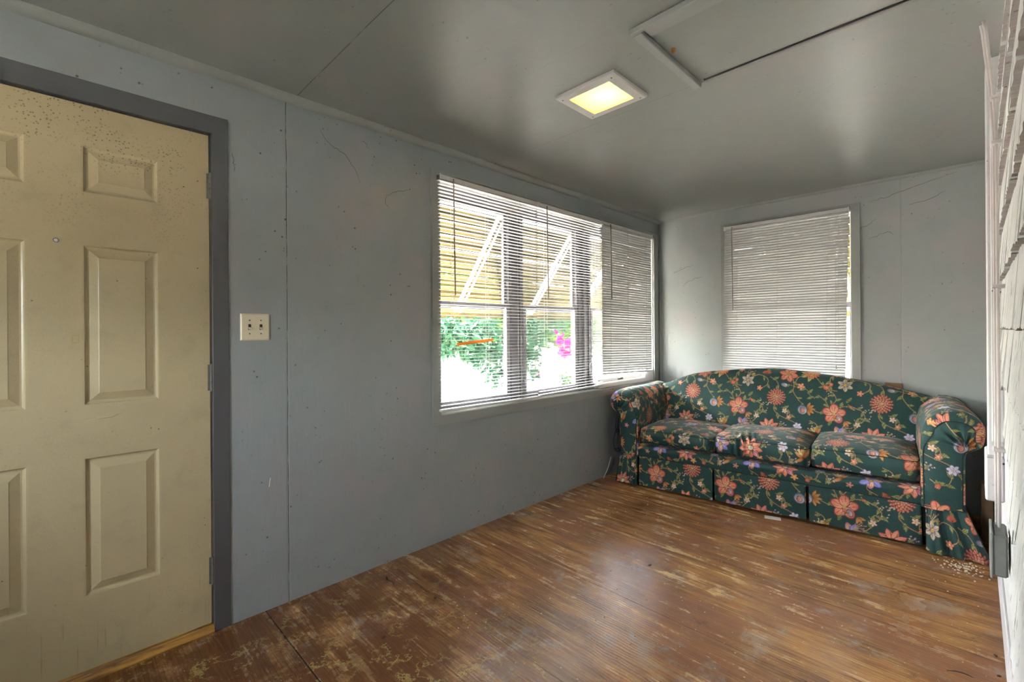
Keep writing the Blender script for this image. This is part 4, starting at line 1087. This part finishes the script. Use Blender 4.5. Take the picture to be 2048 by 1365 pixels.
# rolled arms
def arm(loop, name, off, left):
    lp, s = resample(loop, DS)
    vs = np.concatenate([[0.0, 0.003, 0.008], np.arange(0.014, 0.80, DS * 1.4)])
    cu, cz = lp[:, 0].mean(), lp[:, 1].mean()
    c_u = (0.145 if left else 2.115); c_z = 0.665 if left else 0.675
    vs = np.concatenate([np.array([0, .001, .003, .006, .010, .015, .021, .028, .036, .045]), np.arange(0.05, 0.80, DS * 1.4)])
    Rr = 0.012 + 0.034 * np.clip((lp[:, 1] - 0.58) / 0.08, 0, 1)
    ins = Rr[None] - np.sqrt(np.clip(Rr[None] ** 2 - np.clip(Rr[None] - vs[:, None], 0, None) ** 2, 0, None))
    dirv = np.stack([lp[:, 0] - c_u, np.where(lp[:, 1] < c_z, 0.0, lp[:, 1] - c_z)], 1); dirv /= np.maximum(np.hypot(*dirv.T), 1e-6)[:, None]
    P = np.zeros((len(vs), len(lp), 3)); UV = np.zeros((len(vs), len(lp), 2))
    for i, v in enumerate(vs):
        sw = 1.0 + 0.0
        P[i, :, 0] = lp[:, 0] - dirv[:, 0] * ins[i]; P[i, :, 2] = lp[:, 1] - dirv[:, 1] * ins[i]
        P[i, :, 1] = v
        hi = np.clip((lp[:, 1] - 0.6) / 0.2, 0, 1)
        P[i, :, 2] += hi * (-0.012 * math.exp(-v / 0.06) + 0.004 * math.sin(v * 9))
        UV[i, :, 0] = v; UV[i, :, 1] = s
    P[:, :, 2] += 0.0018 * np.sin(P[:, :, 1] * 60 + s[None] * 25) * np.clip((lp[:, 1] - .5) / .2, 0, 1)[None]
    root = grid(name, P, UV, sofa, off)
    # front face with gathers fanning from under the scroll
    nr = 46
    rs = 1 - np.linspace(0, 1, nr) ** 1.0
    edge = P[0]
    cen = np.stack([np.where(lp[:, 1] < 0.60, (lp[:, 0] + (0.18 if left else 2.08)) / 2 * 0 + (0.18 if left else 2.08), c_u), np.minimum(lp[:, 1], c_z)], 1)
    t = np.clip((lp[:, 1] - 0.50) / 0.12, 0, 1)
    cen[:, 0] = (0.180 if left else 2.080) * (1 - t) + c_u * t
    F = np.zeros((nr, len(lp), 3)); FUV = np.zeros((nr, len(lp), 2))
    gx, gz = (0.095, 0.60) if left else (2.165, 0.60)
    for i, r in enumerate(rs):
        F[i, :, 0] = cen[:, 0] + (edge[:, 0] - cen[:, 0]) * r; F[i, :, 2] = cen[:, 1] + (edge[:, 2] - cen[:, 1]) * r
        F[i, :, 1] = -0.016 * (1 - r ** 3)
    ang = np.arctan2(F[:, :, 2] - gz, (F[:, :, 0] - gx)); rad = np.hypot(F[:, :, 2] - gz, F[:, :, 0] - gx)
    amp = 0.012 * np.exp(-(rad / 0.11) ** 2) * np.clip((F[:, :, 2] - 0.60) / 0.02, 0, 1) * np.clip(rad / .015, 0, 1)
    F[:, :, 1] += amp * np.cos(ang * 14)
    F[:, :, 1] += 0.010 * np.exp(-(rad / 0.022) ** 2) + 0.001 * np.sin(F[:, :, 2] * 70)
    FUV[..., 0] = F[..., 0]; FUV[..., 1] = F[..., 2]
    grid('arm_front', F, FUV, root, (off[0] + (0.37 if left else 0.00), off[1] + (0.17 if left else 0.13)), flip=True)
    # welt round the front face
    w = MB(); w.tube([tuple(q) for q in edge[:: max(1, len(edge) // 60)]], 0.0035, 6, cap=False); w.build('piping', 'welt', root, smooth=True)
    return root
arm([(0.262, 0.24), (0.262, 0.40), (0.262, 0.56), (0.255, 0.66), (0.225, 0.735), (0.165, 0.775), (0.095, 0.775), (0.035, 0.742), (0.004, 0.690), (0.012, 0.635), (0.050, 0.600), (0.088, 0.580), (0.100, 0.55), (0.102, 0.40), (0.102, 0.25)], 'armrest', (0.10, 0.05), True)
arm([(1.985, 0.24), (1.985, 0.40), (1.984, 0.56), (1.990, 0.66), (2.012, 0.735), (2.065, 0.788), (2.13, 0.802), (2.20, 0.785), (2.247, 0.735), (2.252, 0.665), (2.235, 0.612), (2.20, 0.588), (2.178, 0.575), (2.170, 0.53), (2.170, 0.40), (2.170, 0.25)], 'armrest', (0.33, 0.19), False)

# seat cushions
def cushion(u0, u1, zb, zt, crown, off, rumple=0.0, v0=0.0, roll=0.0, lift=0.0, seed=0):
    v1 = v0 + 0.60; H = zt - zb
    prof, s = resample([(v0 + 0.30, zb), (v0 + 0.05, zb), (v0 + 0.012, zb + 0.006), (v0 + 0.002, zb + H * .3), (v0 - 0.004, zb + H * .6), (v0 + 0.004, zt - 0.010), (v0 + 0.014, zt), (v0 + 0.06, zt + .004), (v0 + 0.2, zt + .006), (v0 + 0.4, zt + .006), (v1 - 0.03, zt + 0.002), (v1, zt - 0.02), (v1 + 0.005, zb + H * .4), (v1 - 0.02, zb)], DS)
    n = len(prof); w = u1 - u0
    us = np.arange(0, w + 1e-6, w / int(w / DS))
    m_ = len(us); extra = 16
    P = np.zeros((m_ + 2 * extra, n, 3)); UV = np.zeros((m_ + 2 * extra, n, 2))
    zm, vm = (zb + zt) / 2, (v0 + v1) / 2
    rg = random.Random(seed)
    for i in range(m_ + 2 * extra):
        ii = min(max(i - extra, 0), m_ - 1); uu = us[ii]
        e = min(uu, w - uu)
        rc = 0.045
        cut = rc - math.sqrt(max(0, rc * rc - (rc - min(e, rc)) ** 2))
        shr = 1.0 if extra <= i < extra + m_ else (i / extra if i < extra else (m_ + 2 * extra - 1 - i) / extra)
        t = uu / w
        cr = 1.25 * crown * (1 - (2 * t - 1) ** 4)
        v = prof[:, 0].copy(); z = prof[:, 1].copy()
        fr = np.clip((v - v0) / 0.6, 0, 1)
        topm = np.clip((z - zm) / (zt - zm), 0, 1)
        z = z + topm * cr * np.sin(np.clip(fr, 0.02, .98) * math.pi) ** 0.5
        v = np.where(v < v0 + 0.1, v + cut * (1 - (v - v0) / 0.1).clip(0, 1), v)
        if rumple:
            wv = np.exp(-((t - 0.30) / 0.16) ** 2)
            z = z + topm * rumple * wv * np.sin(uu * 150 + v * 30) * np.clip((0.35 - fr) / .35, 0, 1)
            v = v + np.where(v < v0 + .03, rumple * .8 * wv * np.sin(uu * 150 + 1), 0)
            z = z + topm * 0.012 * np.exp(-((t - .78) / .2) ** 2) - topm * .010 * np.exp(-((t - .1) / .12) ** 2)
        v = vm + (v - vm) * (1 if shr == 1 else 1); 
        zz = zm + (z - zm) * max(shr, 0.02) if shr < 1 else z
        vv = v if shr == 1 else (vm + (v - vm) * (0.985 + 0.015 * shr))
        P[i, :, 0] = u0 + uu + (0.0 if shr == 1 else (-1 if i < extra else 1) * 0.010 * (1 - shr) ** .5)
        P[i, :, 1] = vv; P[i, :, 2] = zz + lift + roll * (t - .5)
        UV[i, :, 0] = uu + (0 if shr == 1 else (-1 if i < extra else 1) * (1 - shr) * .06); UV[i, :, 1] = s
    P[:, :, 2] += 0.0015 * np.sin(P[:, :, 0] * 37 + seed) * np.sin(P[:, :, 1] * 29)
    o = grid('seat_cushion', P, UV, sofa, off, flip=True)
    # welts along the top and bottom seams
    jt = int(np.argmin(np.abs(prof[:, 0] - (v0 + 0.005)) + np.abs(prof[:, 1] - (zt - 0.010)) * 2)); jb = int(np.argmin(np.abs(prof[:, 0] - (v0 + 0.012)) + np.abs(prof[:, 1] - (zb + 0.006)) * 2))
    for jj in (jt, jb):
        wm = MB()
        line = [tuple(P[extra + q, jj]) for q in range(0, m_, 6)]
        # carry the welt back along both sides of the top edge
        jk = [q for q in range(jj + 4, n) if prof[q, 1] > zt - 0.004] if jj == jt else []
        left = [(P[extra, q, 0] - .004, P[extra, q, 1], P[extra, q, 2] - .004) for q in jk[::8]][::-1]
        right = [(P[extra + m_ - 1, q, 0] + .004, P[extra + m_ - 1, q, 1], P[extra + m_ - 1, q, 2] - .004) for q in jk[::8]]
        wm.tube(left + line + right, 0.0033, 6); wm.build('piping', 'welt', o, smooth=True)
    return o
cushion(0.272, 0.838, 0.360, 0.464, 0.030, (0.42, 0.12), 0.0, 0.004, seed=1)
cushion(0.856, 1.434, 0.364, 0.486, 0.026, (0.05, 0.40), 0.0085, -0.004, roll=-0.008, seed=2)
cushion(1.450, 1.978, 0.366, 0.496, 0.032, (0.20, 0.50), 0.0, 0.012, seed=3)

# front rail below the cushions
us = np.arange(0.262, 1.986, DS)
pr, s = resample([(0.12, 0.340), (0.05, 0.338), (0.016, 0.331), (0.002, 0.312), (0.008, 0.285), (0.014, 0.255), (0.018, 0.235)], DS)
P = np.zeros((len(us), len(pr), 3)); UV = np.zeros((len(us), len(pr), 2))
P[:, :, 0] = us[:, None]; P[:, :, 1] = pr[None, :, 0] + 0.002 * np.sin(us * 11)[:, None]; P[:, :, 2] = pr[None, :, 1] + 0.002 * np.sin(us * 7)[:, None]
UV[:, :, 0] = us[:, None]; UV[:, :, 1] = -s[None]
grid('front_rail', P, UV, sofa, (0.30, 0.20))

# skirt
def skirt(u0, u1, b0, b1, off, amp=0.002, waves=2.5, flare=0.006, vtop=0.006, hem=0.018, seedp=0.0, sag=0.0, side=None):
    w = max(u1 - u0, b1 - b0)
    nu = int(w * (1.25 if amp > .006 else 1) / DS) + 1; nz = int(0.235 / DS)
    t = np.linspace(0, 1, nu)[:, None]; q = np.linspace(0, 1, nz)[None]
    P = np.zeros((nu, nz, 3)); UV = np.zeros((nu, nz, 2))
    P[:, :, 0] = (u0 + (u1 - u0) * t) * (1 - q) + (b0 + (b1 - b0) * t) * q
    P[:, :, 1] = vtop - flare * q + amp * (0.35 + 0.65 * q) * (1 - 2 * np.abs(np.sin(t * waves * math.pi + seedp + q * .5)) ** 0.8 if amp > .006 else np.sin(t * waves * 2 * math.pi + seedp + q * .6)) + amp * .4 * q * np.sin(t * waves * 4.3 * math.pi + 1.3)
    P[:, :, 2] = 0.250 - (0.250 - hem) * q + (sag * np.sin(t * math.pi) * q)
    tuck = np.clip(np.minimum(t, 1 - t) * w / 0.006, 0, 1)
    P[:, :, 1] += 0.008 * (1 - tuck)
    UV[:, :, 0] = (t * w * (1.2 if amp > .006 else 1)) + u0; UV[:, :, 1] = -q * 0.235 + 0 * t
    return grid('skirt_panel', P, UV, sofa, off, flip=True)
skirt(0.266, 0.836, 0.266, 0.838, (0.30, 0.385), 0.0016, 2.0, 0.008, hem=0.016)
skirt(0.850, 1.420, 0.852, 1.424, (0.44, 0.375), 0.0040, 3.4, 0.010, hem=0.026, seedp=1.0, sag=-0.008)
skirt(1.436, 1.986, 1.438, 1.990, (0.40, 0.360), 0.0026, 3.8, 0.010, hem=0.018, seedp=2.2)
skirt(0.104, 0.258, 0.080, 0.262, (0.12, 0.33), 0.0110, 4.2, 0.012, vtop=-0.004, hem=0.016, seedp=.7)
skirt(2.004, 2.176, 2.004, 2.262, (0.05, 0.60), 0.0150, 2.9, 0.045, vtop=-0.004, hem=0.008, seedp=2.6)
def side_skirt(uu, flare, off):
    vs = np.arange(0.0, 0.78, DS * 1.4)[:, None]; q = np.linspace(0, 1, 50)[None]
    P = np.zeros((vs.shape[0], 50, 3)); UV = np.zeros((vs.shape[0], 50, 2))
    P[:, :, 0] = uu + flare * q + 0.006 * q * np.sin(vs * 28); P[:, :, 1] = vs + 0 * q - 0.03 * q * np.exp(-vs / .1); P[:, :, 2] = 0.25 - 0.234 * q + 0 * vs
    UV[:, :, 0] = vs + 0 * q; UV[:, :, 1] = -q * .235 + 0 * vs
    grid('skirt_panel', P, UV, sofa, off)
side_skirt(0.102, -0.024, (0, .3)); side_skirt(2.172, 0.086, (0.2, .5))
for (a, b, v) in ((0.104, 0.262, -0.010), (0.262, 1.986, 0.004), (1.990, 2.172, -0.010)):
    m = MB(); m.tube([(a + (b - a) * i / 24, v, 0.2515 + 0.0012 * math.sin(i)) for i in range(25)], 0.0032, 6); m.build('piping', 'welt', sofa, smooth=True)
# ------------------------------------------------------------------ outside: awnings, yard, planting
g = MB(); g.box(-30, 30, -30, 40, -0.75, -0.62)
gr = struct(g.build('ground', 'conc'))

def awning(name, label, loc, rz, width, rafters, drop=0.93, out=0.70, nsl=11):
    """local X along the wall, local Y away from the house"""
    root = tag(empty(name, loc, rz), label, 'awning', 'yellow window awnings')
    for i in range(nsl):
        f0, f1 = i / nsl, (i + 1) / nsl
        m = MB()
        y0, y1 = out * f0, out * f1; z0, z1 = -drop * f0, -drop * f1
        for (a, b, lift) in ((0.0, 0.35, 0.0), (0.35, 0.65, 0.012), (0.65, 1.12, 0.0)):
            ya, yb = y0 + (y1 - y0) * a, y0 + (y1 - y0) * b; za, zb = z0 + (z1 - z0) * a, z0 + (z1 - z0) * b
            nx, nz = drop / math.hypot(drop, out) * lift, out / math.hypot(drop, out) * lift
            m.quad((0, ya + nx, za + nz), (width, ya + nx, za + nz), (width, yb + nx, zb + nz), (0, yb + nx, zb + nz))
            m.quad((0, ya + nx, za + nz + .003), (width, ya + nx, za + nz + .003), (width, yb + nx, zb + nz + .003), (0, yb + nx, zb + nz + .003))
        m.quad((0, y1, z1 - 0.002), (width, y1, z1 - 0.002), (width, y1 + 0.002, z1 - 0.020), (0, y1 + 0.002, z1 - 0.020))
        m.build('awning_slat', 'awning', root, recalc=False)
    m = MB(); n = int(width / 0.012)
    for i in range(n):
        a, b = width * i / n, width * (i + 1) / n
        d = lambda x: -drop - 0.030 - 0.016 * abs(math.sin(x * math.pi / 0.15))
        m.quad((a, out + .002, -drop + .01), (b, out + .002, -drop + .01), (b, out + .002, d(b)), (a, out + .002, d(a)))
        m.quad((a, out + .005, -drop + .01), (b, out + .005, -drop + .01), (b, out + .005, d(b)), (a, out + .005, d(a)))
    m.build('valance', 'awning', root, recalc=False)
    for x in rafters:
        m = MB(); m.tube([(x, 0.02, -0.13), (x, out - 0.06, -drop + 0.01)], 0.016, 6); m.tube([(x + 0.045, 0.02, -0.15), (x + 0.04, out - 0.07, -drop + 0.0)], 0.009, 6); m.build('rafter', 'metal_white', root)
    for xx in (0.0, width):
        m = MB(); m.quad((xx, 0, 0), (xx, out, -drop), (xx, 0.0, -drop * .55), (xx, 0, -.02)); m.box(xx - .004, xx + .004, 0, 0.02, -drop * .6, 0); m.build('end_panel', 'awning', root, recalc=False)
    m = MB(); m.box(0, width, 0.0, 0.02, -0.03, 0.03); m.build('wall_rail', 'awning', root)
    return root
awning('awning', 'pale yellow metal awning with diagonal braces outside the long window', (-0.13, 1.30, 2.36), math.pi / 2, 3.1, (1.07, 1.95, 2.7))
awning('awning', 'pale yellow metal awning outside the end window, a sliver seen beside its blind', (1.85, YF + 0.13, 2.36), 0.0, 1.35, (0.4, 1.0)).location = (0.45, YF + 0.13, 2.36)

def rand_leafs(m, rg, cen, rad, n, size, droop=0.4, asp=0.36):
    for _ in range(n):
        while True:
            p = Vector((rg.uniform(-1, 1), rg.uniform(-1, 1), rg.uniform(-1, 1)))
            if 0.25 < p.length < 1: break
        p = Vector((cen[0] + p.x * rad[0], cen[1] + p.y * rad[1], cen[2] + p.z * rad[2]))
        L = size * rg.uniform(.6, 1.25)
        d = Vector((rg.gauss(0, 1), rg.gauss(0, 1), rg.gauss(-droop, .6))).normalized()
        sd = d.cross(Vector((rg.gauss(0, 1), rg.gauss(0, 1), rg.gauss(0, 1)))).normalized() * L * asp
        nrm = d.cross(sd).normalized() * L * .08
        a, b = p, p + d * L
        m1 = p + d * L * .33; m2 = p + d * L * .66
        n0 = len(m.v)
        m.v += [tuple(a), tuple(m1 + sd * .9 + nrm), tuple(m2 + sd * .75 + nrm), tuple(b), tuple(m2 - sd * .75 + nrm), tuple(m1 - sd * .9 + nrm), tuple(m1 - nrm * .5), tuple(m2 - nrm * .5)]
        for f in ((0, 6, 1), (1, 6, 7, 2), (2, 7, 3), (0, 5, 6), (5, 4, 7, 6), (4, 3, 7)): m.face([n0 + q for q in f])
def plant(name, label, cat, base, stems, blobs, size, mat, seed, droop=.4, asp=.36, group=None):
    root = tag(empty(name, base), label, cat, group)
    rg = random.Random(seed); b = Vector(base)
    m = MB()
    for st in stems: m.tube([Vector(q) - b for q in st], [0.03, 0.018, 0.008] if len(st) == 3 else 0.012, 6)
    m.build('stem', 'bark', root)
    m = MB()
    for (c, r, n) in blobs: rand_leafs(m, rg, Vector(c) - b, r, n, size, droop, asp)
    m.build('foliage', mat, root, recalc=False)
    return root
GZ = -0.62
plant('shrub', 'teal green shrub with long drooping leaves outside the near end of the long window', 'shrub', (-3.1, 4.3, GZ),
      [[(-3.1, 4.3, GZ), (-2.9, 4.4, 0.9), (-2.6, 4.5, 1.7)], [(-3.1, 4.3, GZ), (-2.8, 4.0, 1.0), (-2.6, 3.7, 1.6)], [(-2.9, 4.4, 0.9), (-2.7, 4.7, 0.9), (-2.6, 4.8, 0.6)]],
      [((-2.7, 3.75, 1.25), (.35, .45, .25), 420), ((-2.7, 4.35, 1.15), (.35, .45, .34), 560), ((-2.6, 4.55, 0.72), (.22, .22, .20), 90), ((-2.6, 3.6, 1.25), (.3, .3, .25), 120)], 0.15, 'leaf_a', 3, 1.0, .20)
plant('shrub', 'leafy green shrub outside, framed between the two mullions of the long window', 'shrub', (-3.2, 5.7, GZ),
      [[(-3.2, 5.7, GZ), (-3.1, 5.7, 0.6), (-3.0, 5.6, 1.7)], [(-3.2, 5.7, GZ), (-3.0, 5.9, 1.0), (-3.0, 6.2, 1.7)]],
      [((-3.0, 5.6, 1.25), (.3, .38, .5), 640), ((-3.0, 5.65, 0.75), (.25, .25, .28), 120), ((-3.1, 6.3, 1.5), (.3, .5, .25), 260)], 0.095, 'leaf_a', 5, .5, .40)
plant('shrub', 'bright green shrub outside beyond the far mullion of the long window', 'shrub', (-3.4, 7.3, GZ),
      [[(-3.4, 7.3, GZ), (-3.3, 7.3, 0.6), (-3.2, 7.3, 1.7)]],
      [((-3.3, 7.35, 1.45), (.4, .42, .35), 420), ((-3.2, 7.75, 1.15), (.35, .5, .55), 650), ((-3.2, 7.2, .35), (.3, .35, .25), 110)], 0.12, 'leaf_b', 7, .3, .38)
plant('tree', 'yellow green tree spreading across the yard outside the long window', 'tree', (-5.2, 7.5, GZ),
      [[(-5.2, 7.5, GZ), (-5.2, 7.4, 1.0), (-5.0, 7.2, 2.6)], [(-5.2, 7.4, 1.0), (-5.0, 6.0, 1.9), (-4.6, 5.0, 2.2)], [(-5.2, 7.4, 1.0), (-5.0, 9.0, 1.9), (-4.8, 10.5, 2.2)]],
      [((-4.6, 5.2, 1.95), (.7, 1.2, .55), 620), ((-4.8, 7.0, 1.95), (.8, 1.3, .75), 800), ((-4.8, 9.4, 1.8), (.8, 1.5, .8), 800), ((-4.9, 11.5, 1.5), (.8, 1.5, .9), 600)], 0.16, 'leaf_c', 9, .4, .36)
plant('hedge', 'green hedge along the far side of the yard', 'hedge', (-8.5, 12.0, GZ),
      [[(-8.5, 12, GZ), (-8.5, 12, 0.3), (-8.5, 12.0, 1.0)]],
      [((-8.5, 9.0, 1.9), (.9, 2.6, 1.0), 1500), ((-8.5, 13.0, 1.8), (.9, 3.0, 1.1), 1800), ((-8.3, 18.0, 1.8), (.9, 3.0, 1.3), 1800), ((-8.3, 23.0, 1.8), (.9, 3.0, 1.3), 1400)], 0.30, 'leaf_b', 11, .3, .4)
# magenta blossoms and a cool box in the yard
fl = tag(empty('flowering_plant', (-4.0, 7.85, GZ)), 'magenta blossoms on a tall stem outside the middle of the long window', 'flowers')
m = MB(); m.tube([(0, 0, 0), (0.02, 0.0, 0.9), (0.0, -0.02, 1.8)], 0.012, 6); m.build('stem', 'bark', fl)
rg = random.Random(21); m = MB()
for (cx, cy, cz, s, n) in ((0.0, -0.15, 1.86, .13, 9), (0.0, -0.02, 1.70, .12, 8), (0.0, 0.14, 1.48, .18, 12), (0, 0.30, 1.45, .12, 7), (0.0, -0.05, 1.42, .10, 6)):
    rand_leafs(m, rg, Vector((cx, cy, cz)), (s, s, s * .6), n * 3, 0.15, .0, .42)
m.build('blossoms', 'petal', fl, recalc=False)
co = tag(empty('cooler', (-4.75, 8.15, GZ)), 'pale blue chest with a pink lid standing in the yard outside', 'cooler')
m = MB(); m.box(-0.22, 0.22, -0.40, 0.40, 0.0, 0.88, ch=0.02); m.build('chest', 'blueplastic', co)
m = MB(); m.box(-0.24, 0.24, -0.42, 0.42, 0.88, 1.02, ch=0.03); m.build('lid', 'pinkplastic', co)
m = MB(); m.tube([(0.21, -0.2, 0.8), (0.27, -0.2, 0.8), (0.27, 0.2, 0.8), (0.21, 0.2, 0.8)], 0.012, 6); m.build('handle', 'metal_white', co)
# pale neighbouring house wall behind the planting
nh = tag(empty('neighbour_house', (-15.0, 14.0, GZ)), 'pale sunlit house far behind the planting outside', 'house')
m = MB(); m.box(-3, 0, -9, 12, 0, 4.2); m.build('house_wall', 'conc', nh)
m = MB(); m.prism([(-3.4, 4.2), (0.4, 4.2), (-1.5, 5.8)], 1, -9.4, 12.4); m.build('roof', 'box_grey', nh)
